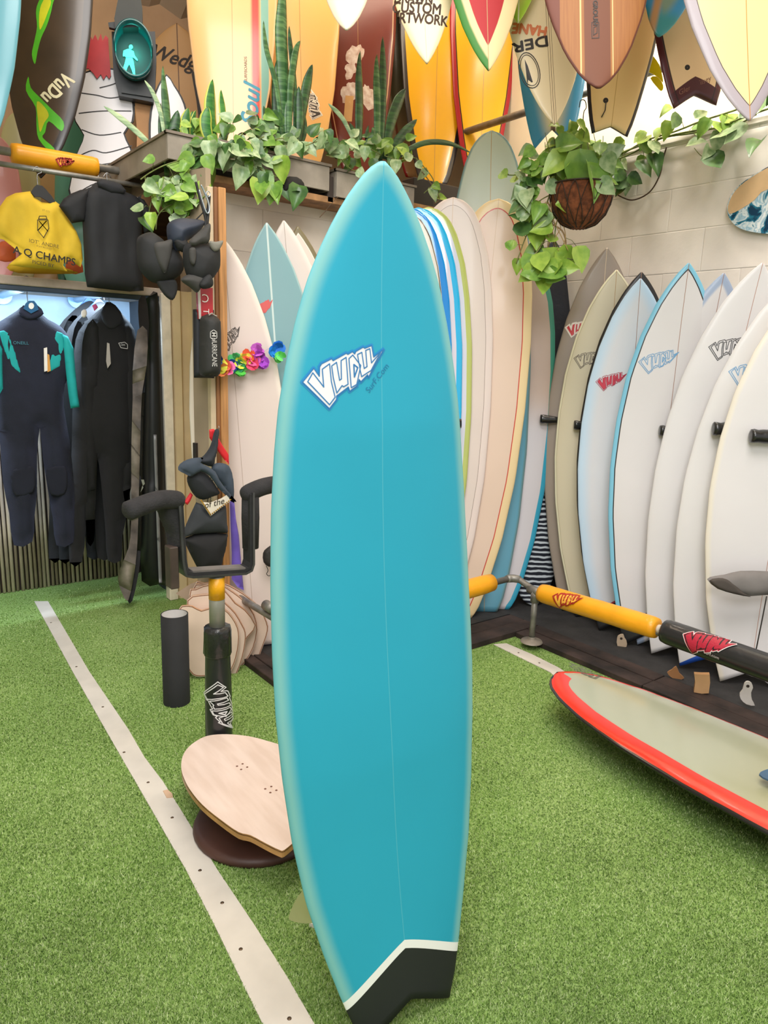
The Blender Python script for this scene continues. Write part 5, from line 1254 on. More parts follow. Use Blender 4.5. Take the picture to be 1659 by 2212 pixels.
# ---- snake plants
def sn_mat(c1, c2, edge=None):
    m = bpy.data.materials.new('snake_leaf'); m.use_nodes = True; nt = m.node_tree; b = nt.nodes['Principled BSDF']; b.inputs['Roughness'].default_value = .4
    tc = nd(nt, 'ShaderNodeTexCoord'); mp = nd(nt, 'ShaderNodeMapping'); mp.inputs['Scale'].default_value = (8, 8, 60)
    nz = nd(nt, 'ShaderNodeTexNoise'); nz.inputs['Scale'].default_value = 1; nz.inputs['Detail'].default_value = 3
    nt.links.new(tc.outputs['Object'], mp.inputs[0]); nt.links.new(mp.outputs[0], nz.inputs[0])
    r = nd(nt, 'ShaderNodeValToRGB'); e = r.color_ramp.elements; e[0].position, e[0].color = .42, lin(c1); e[1].position, e[1].color = .6, lin(c2)
    nt.links.new(nz.outputs[0], r.inputs[0]); cur = r.outputs[0]
    if edge:
        a = nd(nt, 'ShaderNodeAttribute'); a.attribute_name = 'across'; g = nd(nt, 'ShaderNodeMath', operation='GREATER_THAN'); g.inputs[1].default_value = .74; nt.links.new(a.outputs['Fac'], g.inputs[0])
        x = nd(nt, 'ShaderNodeMix', data_type='RGBA'); nt.links.new(g.outputs[0], x.inputs[0]); nt.links.new(cur, x.inputs[6]); x.inputs[7].default_value = lin(edge); cur = x.outputs[2]
    nt.links.new(cur, b.inputs['Base Color']); return m
SN = [sn_mat('#2f5a30', '#5c8550'), sn_mat('#2f6a2e', '#4c8a3a', '#c8cf5a'), sn_mat('#7fa07a', '#b9cfa4'), sn_mat('#24452a', '#3c6638')]
def blade(par, pts, w, m, P, off=0, tw=0, roll=.5):
    Q = smooth_path([P.w(*P.px(*p), off) for p in pts], 7); n = len(Q); V, Fc, ac = [], [], []
    w = w*(P.T-CAM).length/FPX*1.0
    for i, p in enumerate(Q):
        t = i/(n-1); d = (Q[min(i+1, n-1)]-Q[max(i-1, 0)]).normalized(); sd = d.cross(P.n).normalized()
        sd = (Matrix.Rotation(tw*t, 3, d) @ sd); nn = sd.cross(d)
        ww = w/2*min(1, .55+1.2*t)*min(1, (1.0001-t)*3.2)**.7
        for s in (-1, -.75, 0, .75, 1): V.append(p+sd*ww*s+nn*(-abs(s)*ww*roll)); ac.append(abs(s))
    for i in range(n-1):
        for j in range(4): q = i*5+j; Fc.append((q, q+1, q+6, q+5))
    o = mk('blade', V, Fc, SN[m], par, smooth=True); a = o.data.attributes.new('across', 'FLOAT', 'POINT'); a.data.foreach_set('value', ac)
    sm = o.modifiers.new('thick', 'SOLIDIFY'); sm.thickness = .002
s1 = thing('snake_plant', 'tall dark snake plant reaching above the frame in the left trough', 'plant', PPT.w(*PPT.px(625, 320)))
PT2 = Pl((2, PLY_Y+.10, 0), (0, -1, 0))
for pts, w, m in (([(618,318),(621,180),(617,60),(620,-60)], 26, 0), ([(606,300),(595,190),(574,110),(565,48)], 12, 0), ([(617,318),(612,220),(613,110)], 26, 3), ([(626,318),(630,200),(640,120),(649,88)], 16, 0), ([(643,300),(645,200),(636,100),(631,52)], 12, 3),
                  ([(645,318),(655,250),(668,180),(677,138)], 20, 3), ([(640,310),(642,250),(638,190)], 16, 3), ([(630,315),(626,250),(634,200)], 18, 0), ([(655,312),(664,280),(663,240)], 14, 3), ([(600,318),(590,290),(566,230)], 18, 3)):
    blade(s1, pts, w, m, PT2, off=random.uniform(-.04, .04), tw=random.uniform(-.4, .4))
s2 = thing('snake_plant', 'yellow-edged snake plant at the left trough in front of the orange longboard', 'plant', PPT.w(*PPT.px(465, 310)))
for pts, w, m in (([(470,315),(462,250),(464,168)], 24, 1), ([(458,315),(446,270),(449,230)], 22, 1), ([(478,312),(480,250),(474,196)], 14, 1), ([(486,312),(492,280),(484,250)], 14, 1), ([(470,316),(482,290),(500,270)], 12, 2)):
    blade(s2, pts, w, m, PT2, off=random.uniform(-.03, .03), tw=random.uniform(-.4, .4))
PT3 = Pl((1.5, PLY_Y+.35, 0), (0, -1, 0))
s3 = thing('snake_plant', 'yellow-edged snake plant with pale strap leaves at the far left of the planters', 'plant', PT3.w(*PT3.px(385, 360)))
for pts, w, m in (([(366,378),(368,260),(357,138)], 16, 0), ([(373,370),(372,300),(381,240)], 22, 3), ([(356,352),(310,300),(260,256),(222,231)], 11, 2), ([(358,330),(348,250),(330,200),(311,174)], 9, 2), ([(405,335),(397,280),(402,236)], 20, 1), ([(415,335),(412,290),(420,240)], 14, 1),
                  ([(400,345),(380,318),(356,290)], 18, 1), ([(395,330),(380,310),(400,290),(420,296)], 14, 1), ([(425,330),(420,280),(415,240)], 18, 1), ([(362,372),(352,300),(350,220)], 10, 3)):
    blade(s3, pts, w, m, PT3, off=random.uniform(-.03, .03), tw=random.uniform(-.4, .4))
bush(s3, 405, 285, 30, 40, 10, PT3, (.05, .08), (0, 3))
s4 = thing('snake_plant', 'mottled snake plant in the right trough in front of the maroon board', 'plant', PPT.w(*PPT.px(810, 335)))
for pts, w, m in (([(773,330),(777,220),(775,112)], 22, 3), ([(815,348),(817,230),(812,118)], 20, 0), ([(822,348),(828,200),(825,80)], 16, 3), ([(832,345),(845,270),(862,220),(875,193)], 24, 3), ([(840,330),(860,300),(894,260)], 20, 3), ([(798,340),(797,300),(798,270)], 12, 3),
                  ([(770,325),(740,260),(706,225)], 9, 2), ([(784,330),(770,290),(755,265)], 12, 3), ([(805,340),(808,290),(802,276)], 14, 0)):
    blade(s4, pts, w, m, PT2, off=random.uniform(-.03, .03), tw=random.uniform(-.4, .4))
blade(s4, [(845,355),(880,325),(925,307),(975,310),(1020,331)], 11, 3, Pl((2, PLY_Y+.02, 0), (0, -1, 0)))
bush(s4, 800, 315, 40, 16, 7, PT2, (.06, .10), (1, 0))

# ================================================================== RIGHT WALL: PIPE, BASKET, VINE
PR = Pl((3.62, 2, 3), (-1, 0, 0)); PRW = Pl((XR-.03, 2, 2.7), (-1, 0, 0))
pp = thing('hanging_pipe', 'steel pipe running high along the right wall behind the hanging boards', 'pipe', PR.w(*PR.px(1180, 230)))
mk('pipe', *tubeg([PR.w(*PR.px(880, 326)), PR.w(*PR.px(1560, 104))], .022, 14), M_pipe, pp, smooth=True)
PB_ = Pl(atd(1255, 440, 3.55), norm_az(55)); bc = PB_.w(*PB_.px(1257, 403))
pxm = 3.55/FPX
bk = thing('hanging_basket', 'brown coir hanging basket of pothos hooked to the high pipe', 'hanging basket', bc-Vector((0, 0, .2)))
R_ = 62*pxm*1.02
prof = [(R_*1.0, 0), (R_*1.03, -.03), (R_*.98, -.08), (R_*.84, -.13), (R_*.58, -.175), (R_*.25, -.195), (.001, -.2)]
g = latheg(bc, [(a, b) for a, b in prof], 40)
V = [v+(v-Vector((bc.x, bc.y, v.z)))*(.05*noise.noise(v*40)) for v in g[0]]
mk('coir_liner', V, g[1], pm('#7a4427', .95, var=.25, scale=30, bump=.8, bscale=60), bk, smooth=True)
wires = []
for k in range(14):
    a = 2*pi*k/14
    for sgn in (1, -1):
        wires.append(tubeg([bc+Vector((r_*1.045*cos(a+sgn*.5*i/5), r_*1.045*sin(a+sgn*.5*i/5), z_)) for i, (r_, z_) in enumerate(prof[:-1])], .0022, 5))
mk('wire_frame', *join_geo(*wires), pm('#3a2c22', .6, .3), bk, smooth=True)
mk('rim_wire', *tubeg([bc+Vector((R_*1.04*cos(2*pi*k/30), R_*1.04*sin(2*pi*k/30), .002)) for k in range(31)], .004, 6), pm('#3a2c22', .6, .3), bk, smooth=True)
mk('soil', *latheg(bc, [(.001, -.012), (R_*.97, -.012)], 24), pm('#2c2019', .95), bk)
hk = PB_.w(*PB_.px(1262, 232))
for k in range(3): mk('chain_wire', *tubeg([bc+Vector((R_*cos(2.1*k), R_*sin(2.1*k), 0)), hk-Vector((0, 0, .06))], .0015, 5), pm('#5a5048', .5, .5), bk)
mk('hook', *tubeg(smooth_path([hk-Vector((0, 0, .06)), hk-Vector((0, 0, .02)), hk+RGT*.01, hk+Vector((0, 0, .03)), hk-RGT*.02+Vector((0, 0, .03)), hk-RGT*.024], 5), .0022, 6), pm('#3a3028', .5, .5), bk, smooth=True)
fc = (-.75, -.6, .1)
bp = thing('pothos', 'bright green pothos filling the brown hanging basket', 'plant', bc)
bush(bp, 1252, 360, 62, 44, 62, PB_, (.07, .12), (0, 3, 3, 0, 2), fc, dep=.10, off=-.05)
bush(bp, 1180, 350, 50, 38, 26, PB_, (.06, .09), (0, 3, 2), fc, dep=.08)
bush(bp, 1240, 300, 36, 45, 14, PB_, (.05, .08), (3, 3), fc, dep=.08)
for x, y, s, k, d in ((1255,345,.19,0,(-.1,-.3,-1)),(1275,370,.17,0,(.1,0,-1)),(1225,350,.14,3,(-1,0,-.3)),(1310,350,.10,2,(.4,-.4,-1)),(1298,325,.08,0,(0,0,-1)),(1295,405,.10,2,(.6,-.5,-.5)),(1210,335,.12,0,(.8,-.6,.3))): place_leaf(bp, PB_.w(*PB_.px(x, y), .12), s, fc, (k,), d)
for _ in range(26):
    x = random.uniform(1190, 1300); q = PB_.w(*PB_.px(x, random.uniform(400, 425)), random.uniform(0, .05)); e = PB_.w(*PB_.px(x+random.uniform(-30, 20), random.uniform(270, 370)), random.uniform(0, .08))
    mk('leaf_stalk', *tubeg([q, (q+e)/2+Vector((random.uniform(-.03, .03), 0, .02)), e], .0016, 5), VM, bp, smooth=True)
vine(bp, [(1200,400),(1185,430),(1175,470),(1180,510),(1165,540),(1150,560)], PB_, r=.004, size=(.08, .13), kinds=(0, 3, 2), step=.045, face=fc, spread=.06, mat=pm('#8a8a50', .6))
vine(bp, [(1215,420),(1205,450),(1190,480),(1215,500),(1222,530),(1205,560),(1190,590)], PB_, r=.004, size=(.08, .13), kinds=(0, 3, 0), step=.06, face=fc, spread=.06, mat=pm('#9a7a50', .6))
vine(bp, [(1190,420),(1160,440),(1150,480),(1130,530),(1115,570)], PB_, r=.003, size=(.07, .11), kinds=(0, 3, 1), step=.06, face=fc, mat=pm('#8a8a50', .6))
vine(bp, [(1205,470),(1200,520),(1222,556),(1250,560),(1262,548)], PB_, r=.003, size=(.12, .15), kinds=(0, 3), step=.16, face=fc)
vine(bp, [(1180,380),(1140,370),(1110,380),(1085,375)], PB_, r=.003, size=(.06, .10), kinds=(0, 3), step=.06, face=fc)
bush(bp, 1180, 570, 40, 26, 12, PB_, (.08, .13), (0, 3, 3), fc)
bush(bp, 1145, 440, 26, 90, 22, PB_, (.06, .10), (0, 1, 3, 2), fc)
for k in range(9):
    x = random.uniform(1170, 1215); Q = [(x, 440)]
    for j in range(4): Q.append((Q[-1][0]+random.uniform(-14, 14), Q[-1][1]+26))
    mk('root_strand', *tubeg(smooth_path([PB_.w(*PB_.px(*q), random.uniform(0, .05)) for q in Q], 4), .0022, 5), pm('#b0935c', .7), bp, smooth=True)
# vine on the ledge
wv = thing('pothos', 'woody pothos vine creeping along the ledge of the right wall', 'plant', PRW.w(*PRW.px(1420, 300)))
fw = (-.85, -.5, .1)
for pts in ([(1300,352),(1340,335),(1400,305),(1460,285),(1520,262),(1590,240),(1700,200)], [(1300,360),(1360,335),(1430,300),(1500,290),(1560,275),(1600,260),(1700,225)], [(1310,345),(1380,318),(1450,296),(1530,280),(1580,278),(1640,250)]):
    vine(wv, pts, PRW, r=.005, size=(.07, .11), kinds=(0, 2, 1, 3), step=.13, face=fw, spread=.07, mat=random.choice([VM, VMB]), skip=.1)
vine(wv, [(1445,320),(1435,345),(1428,380),(1405,415),(1375,433),(1350,428),(1320,410),(1300,390)], PRW, r=.004, step=9, size=(.05, .05), mat=pm('#4a3524', .7))
vine(wv, [(1340,330),(1335,350),(1330,375),(1345,370)], PRW, size=(.10, .13), kinds=(1,), step=.07, face=fw)
vine(wv, [(1500,320),(1515,335),(1530,345)], PRW, r=.002, size=(.10, .12), kinds=(1, 1), step=.5, face=fw)
for x, y, s, k, d in ((1548,338,.13,1,(0,-.6,-1)),(1420,342,.12,1,(-.2,-.6,-.4)),(1405,350,.12,1,(0,-.5,-.9)),(1300,312,.08,0,(0,0,-1)),(1360,310,.09,3,(0,.6,-.4)),(1404,290,.08,3,(0,.4,-.8)),(1460,270,.09,3,(0,.2,-.7)),(1465,240,.08,3,(0,.3,-.6)),(1560,212,.10,3,(0,.6,.2)),(1640,205,.08,0,(0,-.4,-1)),
                      (1620,275,.12,2,(0,.6,-1)),(1600,285,.12,2,(0,.7,-1)),(1655,310,.12,1,(0,0,-1)),(1500,318,.10,2,(0,-.8,.1)),(1545,325,.08,2,(0,.5,-.4)),(1560,270,.08,3,(0,.2,-1)),(1345,395,.10,1,(0,-.8,-.3)),(1372,385,.09,1,(0,-.9,-.2))):
    place_leaf(wv, PRW.w(*PRW.px(x, y), .06), s, fw, (k,), d)
bush(wv, 1340, 385, 40, 22, 9, PRW, (.07, .11), (1, 2, 1), fw)

# ================================================================== BOARDS STANDING IN THE LOFT
def loft(name, label, bot, top, hw, kind, mat, Y=4.35, lean=.25, **k):
    T = on(*bot, 1, Y); T.z = T.z; N = on(*top, 1, Y+lean)
    return surfboard(name, label, kind, T, N, norm_az(28, 0), hw, .065, mat, fit=False, **k)
lofts = [
 ('orange cream longboard with red and teal curved stripes standing behind the left trough', (506,372), (494,-560), .255, 'long', [('cross', .105, .148, '#d7443a', .010), ('cross', .156, .20, '#7fb0a4', .004), ('rail', -1, .01, '#e2b98a', .003)], '#efb67c', 4.02),
 ('amber resin longboard with a small black and white logo behind the tall snake plant', (655,372), (632,-560), .255, 'long', [('rail', -1, .05, '#e8b368', .04), ('rail', -1, .006, '#d0a060', .002)], '#ecb46c', 4.12),
 ('maroon longboard with worn white patches behind the right trough', (775,390), (765,-560), .27, 'long', [('rail', .02, .026, '#d0a27a', .001), ('cross', -.23, -.205, '#c58c5e', .001)], '#6c2b22', 4.24),
 ('weathered brown longboard with a red rail left of the yellow boards', (895,385), (893,-560), .22, 'long', [('rail', -1, .016, '#b8271f', .001), ('along', .3, 1.3, '#7d7a5c', .3)], '#c79a68', 4.40),
 ('left yellow longboard with a black rail', (935,405), (960,-560), .27, 'long', [('rail', -1, .034, '#2c2726', .001)], '#edb018', 4.02),
 ('right yellow longboard with a crimson rail', (1034,395), (1068,-560), .25, 'long', [('rail', .030, .037, '#241a18', .001), ('rail', -1, .030, '#a81f2c', .001)], '#f0b41c', 3.84)]
LO = []
for lab, b_, t_, hw, kd, rl_, base, Y in lofts:
    LO.append(loft('longboard', lab, b_, t_, hw, kd, board_mat(base, rl_+[('cross', -.0015, .0015, '#a57a48', .0006)], rough=.25), Y))
# worn patches on the maroon board
mb = LO[2]
for k, (x, y, r) in enumerate(((765,122,20),(776,112,12),(757,150,14),(752,205,18),(776,205,16),(800,215,20),(760,190,12),(790,195,10),(753,165,8))):
    u, v = mb.loc(x, y); pl2 = []
    for i in range(14): a = 2*pi*i/14; rr = r*.0028*(1+.5*noise.noise(Vector((cos(a)*2, sin(a)*2, k*3)))); pl2.append((u+rr*cos(a), v+rr*1.1*sin(a)))
    V2, F2 = cdt(pl2, .03); mk('worn_patch', [mb.map(a, b, .0012) for a, b in V2], F2, pm('#dcd0c6', .7, var=.1, scale=30, col2='#b89a8a'), mb.o, local=True)
u, v = mb.loc(753, 235); V2 = [(u-.035, v-.08), (u+.02, v-.08), (u+.035, v+.08), (u-.02, v+.08)]
mk('repair_patch', [mb.map(a, b, .0015) for a, b in V2], [(0, 1, 2, 3)], pm('#c99a5c', .6), mb.o, local=True)
x_, y_ = LO[1].loc(680, 232); logo(LO[1].o, LO[1].map, x_, y_, .17, rot=75, fill='#3a3026', line='#f2e6d0', outer='#4a3d30', lw=.02)
x_, y_ = LO[0].loc(543, 225); put_text('printed_lettering', 'Soul', LO[0].map, .13, pm('#2f8ea8', .5), LO[0].o, cx=x_, cy=y_, rot=85, shear=.3, bold=.003)
x_, y_ = LO[0].loc(531, 150); put_text('printed_lettering', 'SURFBOARDS', LO[0].map, .022, pm('#3a2a22', .5), LO[0].o, cx=x_, cy=y_, rot=90)

# ================================================================== BOARDS HANGING POINT-DOWN
HG = []
def hang(label, tip, top, d, hw, kind, mat, L=1.85, az=38, tail_down=False, notch=0, name='surfboard', **k):
    n = norm_az(az, 4); A_ = atd(tip[0], tip[1], d)
    Bq = onpl(top[0], top[1], A_, n); dr = (Bq-A_).normalized(); Bq = A_+dr*L
    if tail_down: T, N = A_, Bq
    else: T, N = Bq, A_
    b = surfboard(name, label, kind, T, N, n, hw, .055, mat, notch=notch, fit=False, rn=.05, rt=.02, group=None, **k)
    cw = A_+dr*(L*.93)-n*.045
    mk('hanging_cord', [b.inv @ p for p in (tubeg([cw, Vector((cw.x, cw.y, 5.24))], .003, 5))[0]], tubeg([cw, cw+Vector((0, 0, 1))], .003, 5)[1], pm('#2a2624', .7), b.o, local=True)
    HG.append(b); return b
h1 = hang('teal board hanging at the extreme left edge of the picture', (-62,420), (-60,-400), 3.1, .20, 'short', board_mat('#5f9eac', rough=.3), az=30)
h2 = hang('dark brown board with green flame stripes hanging point-down at the upper left', (95,391), (112,-500), 3.75, .222, 'short', board_mat('#4a3826', [('lrail', -1, .040, '#231a16', .004)], rough=.3, var=.25), az=30)
def flame(b, P, col, e):
    L = [b.loc(x/3.318, y/3.318) for x, y in P]; L = [tuple(q)[:2] for q in smooth_path([(a, c, 0) for a, c in L], 3, True)]
    V2, F2 = cdt(L, .04); mk('painted_flame', [b.map(x, y, e) for x, y in V2], F2, pm(col, .4, var=.1), b.o, local=True)
flame(h2, [(275,30),(330,-60),(420,-70),(385,20),(370,90),(340,190),(300,280),(275,380),(258,470),(235,400),(250,310),(270,200),(262,100)], '#4fae1c', .001)
flame(h2, [(300,40),(340,-20),(370,20),(345,100),(315,180),(290,220),(285,120)], '#c3c41c', .002)
flame(h2, [(212,560),(230,640),(300,715),(380,795),(462,880),(448,950),(360,880),(335,960),(318,1000),(400,1075),(380,1110),(290,1010),(272,900),(265,780),(195,660)], '#4fae1c', .001)
flame(h2, [(275,740),(330,780),(360,840),(330,890),(300,960),(285,880)], '#b9b91c', .002)
x_, y_ = h2.loc(125, 193); put_text('printed_lettering', 'VuDu', h2.map, .095, pm('#d6cda8', .5), h2.o, cx=x_, cy=y_, rot=50, sx=.8, bold=.003)
h3 = hang('plain cream board hanging point-down above the turquoise nose', (750,77), (752,-700), 3.3, .20, 'wide', board_mat('#e6d6bc', [cline('#f0e8d8', .006)]))
h4 = hang('cream board lettered CUSTOM ARTWORK hanging point-down', (921,149), (882,-640), 3.2, .21, 'short', board_mat('#ead6ac', [cline('#c9b080')]))
ik = pm('#40260f', .7)
for s_, x, y, z_ in (('DRAWN', 893, 4, .052), ('CUSTOM', 900, 24, .062), ("'RTWORK", 912, 48, .058)):
    u, v = h4.loc(x, y); put_text('printed_lettering', s_, h4.map, z_, ik, h4.o, cx=u, cy=v, rot=172, bold=.0016, sx=.85)
h5 = hang('narrow grey-white board tip between the lettered board and the green-railed one', (943,69), (1010,-700), 3.5, .16, 'short', board_mat('#cfc4b4', [cline('#e6dccb', .005)]), az=60)
h6 = hang('cream board with a green rail and red centre panel hanging point-down', (1052,164), (1036,-620), 3.1, .215, 'short', board_mat('#ead09c', [('rail', .058, 9, '#b01018', .0012), ('rrail', -1, .030, '#3f8030', .006), cline('#b8976a')], rough=.6, coat=0))
h7 = hang('lime green board tip hanging point-down beside the wood-grain board', (1115,62), (1138,-700), 3.2, .19, 'short', board_mat('#d3e06a', [('rail', -1, .03, '#a8d23a', .02), cline('#e8eec0', .003)]))
h9 = hang('blue-railed swallow-tail board hanging tail-down behind the patterned cream one', (1191,325), (1203,-500), 3.9, .205, 'fish', board_mat('#d9cfa4', [('rail', -1, .085, '#2f8fc0', .045), cline('#6f5a4a', .012)]), tail_down=True, notch=.10)
h8 = hang('cream board with a black oval emblem hanging point-down', (1192,278), (1150,-560), 3.3, .22, 'short', board_mat('#efdab4', [cline('#7a6048', .0012), ('cross', .008, .0105, '#9a8464', .0005), ('cross', -.0105, -.008, '#9a8464', .0005)]))
u, v = h8.loc(1145, 98); put_text('printed_lettering', 'DER', h8.map, .062, pm('#2a2018', .5), h8.o, cx=u, cy=v, rot=4, sx=1.4, bold=.002)
u, v = h8.loc(1143, 67); put_text('printed_lettering', 'HANE', h8.map, .058, pm('#dd7a4a', .5), h8.o, cx=u, cy=v, rot=-14, bold=.003)
V, Fc = [], []
for a, b_, w in ((.042, .078, .004), (.035, .068, .003)):
    u, v = h8.loc(1142, 156); E_ = [(u+a*cos(t*pi/14)*cos(.25)-b_*sin(t*pi/14)*sin(.25), v+a*cos(t*pi/14)*sin(.25)+b_*sin(t*pi/14)*cos(.25)) for t in range(28)]
    x, f = ribbon(E_, w); k = len(V); V += [h8.map(p, q, .001) for p, q in x]; Fc += [tuple(i+k for i in t) for t in f]
x, f = cdt([(u-.012, v+.052), (u+.012, v+.05), (u+.018, v-.05), (u+.006, v-.02)], .03); k = len(V); V += [h8.map(p, q, .001) for p, q in x]; Fc += [tuple(i+k for i in t) for t in f]
mk('printed_emblem', V, Fc, pm('#241c16', .5), h8.o, local=True)
h10 = hang('large wood-grain board hanging point-down at the upper right', (1285,203), (1283,-700), 2.75, .262, 'wide', board_mat('#a8713c', [('cross', -.045, .052, '#6e3e26', .0008), ('cross', .140, 9, '#6e3826', .0008), ('cross', -.056, -.052, '#e0b47c', .0008), ('cross', .062, .068, '#e0b47c', .0008), ('cross', -9, -.195, '#7c4230', .0008), ('rail', -1, .008, '#5e2e20', .002)], wood='#85502a', rough=.6, coat=0))
u, v = h10.loc(1282, 35)
put_text('printed_lettering', 'GROUN', h10.map, .024, pm('#33241c', .5), h10.o, cx=u, cy=v+.0, rot=90, bold=.001)
x, f = ribbon([(u-.013, v+.033), (u+.013, v+.033), (u+.013, v+.088), (u-.013, v+.088)], .003); y, g = ribbon([(u-.007, v+.045), (u+.006, v+.05), (u+.007, v+.077), (u-.006, v+.07)], .003)
mk('printed_emblem', [h10.map(a, b_, .001) for a, b_ in x+y], f+[tuple(i+len(x) for i in t) for t in g], pm('#33241c', .5), h10.o, local=True)
h11 = hang('cream swallow-tail board with a black rail hanging tail-down right of the basket', (1314,296), (1408,-430), 3.45, .185, 'fish', board_mat('#f0d094', [('rail', -1, .016, '#1e1a22', .001), cline('#c49a58')]), tail_down=True, notch=.04)
u, v = h11.loc(1308, 218); mk('leash_plug', *latheg((u, v, h11.ztop(u, v)), [(.001, .001), (.011, .0015), (.013, 0)], 16), pm('#241c18', .5), h11.o, local=True)
pts = [h11.loc(1308, 222), h11.loc(1306, 240), h11.loc(1298, 255)]; mk('leash_loop', *tubeg([Vector((a, b_, h11.ztop(a, b_)+.004)) for a, b_ in pts], .0025, 6), pm('#241c18', .6), h11.o, local=True, smooth=True)
for q in ([(1388,118),(1399,112),(1412,122),(1424,140),(1431,165),(1432,178),(1425,170),(1412,160),(1400,155),(1392,150)], [(1405,168),(1418,165),(1430,178),(1433,190),(1428,196),(1418,186)]):
    P = Pl(h11.m @ Vector((0, .55, -.12)), norm_az(50)); plate('fin', q, P, .006, pm('#f2d814', .3), h11.o, smooth=2, label='yellow fin')
h12 = hang('blue and tan weathered board tip hanging beside the wood-grain board', (1413,92), (1560,-560), 3.0, .185, 'wide', board_mat('#7f9a86', [('rail', -1, .05, '#2f8fc4', .02), ('nose', -1, .09, '#2f8a8f', .03), ('cross', .02, .05, '#b88a58', .01)], var=.2))
h13 = hang('cream swallow-tail board with a dark red rail hanging tail-down', (1497,236), (1486,-560), 3.15, .20, 'fish', board_mat('#f4d0a2', [('rail', -1, .028, '#5a1a20', .006), ('tail', -.3, .055, '#4a161c', .001), ('rail', .025, .030, '#2a1414', .001)]), tail_down=True, notch=.05)
u, v = h13.loc(1484, 147); mk('leash_plug', *latheg((u, v, h13.ztop(u, v)), [(.001, .001), (.010, .0015), (.012, 0)], 16), pm('#201a16', .5), h13.o, local=True)
u, v = h13.loc(1500, 186); put_text('printed_lettering', 'Glen Wilsey', h13.map, .030, pm('#8a5a48', .5), h13.o, cx=u, cy=v, rot=20, shear=.3)
h14 = hang('amber cream board with a lilac grey rail hanging point-down at the upper right corner', (1604,273), (1588,-600), 2.55, .258, 'short', board_mat('#e8cd92', [('rail', -1, .034, '#a59aa0', .001), ('rail', .034, .037, '#4a4048', .0005), cline('#b8823c', .0014)]))

# ================================================================== PEDESTRIAN SIGNAL AND DISPLAY PANELS
PG = Pl((1.3, 4.55, 0), norm_az(20)); c = PG.px(289, 116); sc_ = abs(PG.px(330, 116)[0]-PG.px(248, 116)[0])/2
sg = thing('pedestrian_signal', 'old black pedestrian crossing signal with a lit green walking man', 'traffic light', PG.w(*PG.px(285, 300)))
BKS = pm('#1c2224', .5, var=.1)
plate('housing', [(240,60),(335,60),(338,120),(335,185),(332,215),(256,200),(244,150)], PG, .14, BKS, sg, smooth=0, off=-.05)
plate('lower_housing', [(262,175),(330,175),(328,205),(262,195)], PG, .12, BKS, sg, off=-.04)
plate('top_visor', [(256,9),(280,6),(305,10),(308,30),(308,58),(306,68),(250,70),(248,50)], PG, .12, pm('#2e3230', .6), sg, smooth=1, off=.06)
plate('bolt_tab', [(234,52),(250,50),(252,66),(236,62)], PG, .03, BKS, sg, off=.02)
ring = [(c[0]+sc_*cos(t), c[1]+sc_*1.32*sin(t)) for t in [2*pi*i/40 for i in range(40)]]
V = [PG.w(a, b_, -.02) for a, b_ in ring]+[PG.w(c[0]+(a-c[0])*1.02, c[1]+(b_-c[1])*1.02, .11 if b_ > c[1]-.02 else .06) for a, b_ in ring]+[PG.w(c[0]+(a-c[0])*.93, c[1]+(b_-c[1])*.93, .11 if b_ > c[1]-.02 else .06) for a, b_ in ring]+[PG.w(c[0]+(a-c[0])*.91, c[1]+(b_-c[1])*.91, -.02) for a, b_ in ring]
Fc = [(r*40+i, r*40+(i+1) % 40, (r+1)*40+(i+1) % 40, (r+1)*40+i) for r in range(3) for i in range(40)]
recalc(mk('hood', V, Fc, pm('#0c5a5c', .25, coat=.5, var=.2), sg, smooth=True))
mk('lens', [PG.w(c[0]+(a-c[0])*.92, c[1]+(b_-c[1])*.92, -.015) for a, b_ in ring], [tuple(range(40))], pm('#04403d', .6, var=0, emit=.25), sg)
man = [[(905,350),(925,345),(958,365),(966,395),(988,425),(984,434),(958,412),(948,408),(900,408),(896,400),(882,402),(880,392),(884,360)], [(903,410),(948,410),(958,440),(966,490),(970,540),(958,544),(944,500),(926,458),(914,480),(902,514),(878,516),(876,500),(892,455)]]
man.append([(938+15*cos(a*.6), 333+17*sin(a*.6)) for a in range(10)])
V, Fc = [], []
for q in man:
    L = [PG.px(x/3.318, y/3.318) for x, y in q]; r = delaunay_2d_cdt([Vector(p) for p in L], [], [tuple(range(len(L)))], 1, 1e-6); k = len(V)
    V += [PG.w(p.x, p.y, -.006) for p in r[0]]; Fc += [tuple(i+k for i in t) for t in r[2]]
me_ = pm('#22f0c8', .4, var=0, emit=1.1); mk('walking_man', V, Fc, me_, sg)
gl_ = bpy.data.lights.new('signal_glow', 'POINT'); gl_.energy = .5; gl_.color = (.1, 1, .8); gl_.shadow_soft_size = .04
go = bpy.data.objects.new('signal_glow', gl_); COL.objects.link(go); go.location = PG.w(c[0], c[1], .03)
PC = Pl((1.2, 4.72, 0), norm_az(20))
cp = thing('display_panel', 'white rounded cut-out display panel with a black edge and a ragged red top', 'panel', PC.w(*PC.px(225, 430)))
whp = [(172,170),(195,155),(235,150),(258,158),(274,185),(286,225),(284,262),(266,288),(280,320),(292,370),(292,450),(160,450),(160,360),(172,320),(182,292),(164,262),(160,225)]
plate('white_face', whp, PC, .02, [pm('#e9e7ea', .4, var=.01), pm('#1a1616', .5)], cp, smooth=2)
plate('black_edge', [(226+(x-226)*1.06+1, 300+(y-300)*1.03) for x, y in whp], PC, .02, pm('#1c1715', .5), cp, smooth=2, off=-.008)
plate('red_top', [(182,150),(184,80),(190,88),(194,76),(200,88),(206,76),(212,90),(218,74),(222,90),(228,78),(234,84),(236,120),(240,165),(236,172),(230,164),(224,174),(218,162),(210,172),(202,160),(192,150)], PC, .01, [pm('#c42a30', .5), pm('#1c1715', .5)], cp, off=.012)
V, Fc = [], []
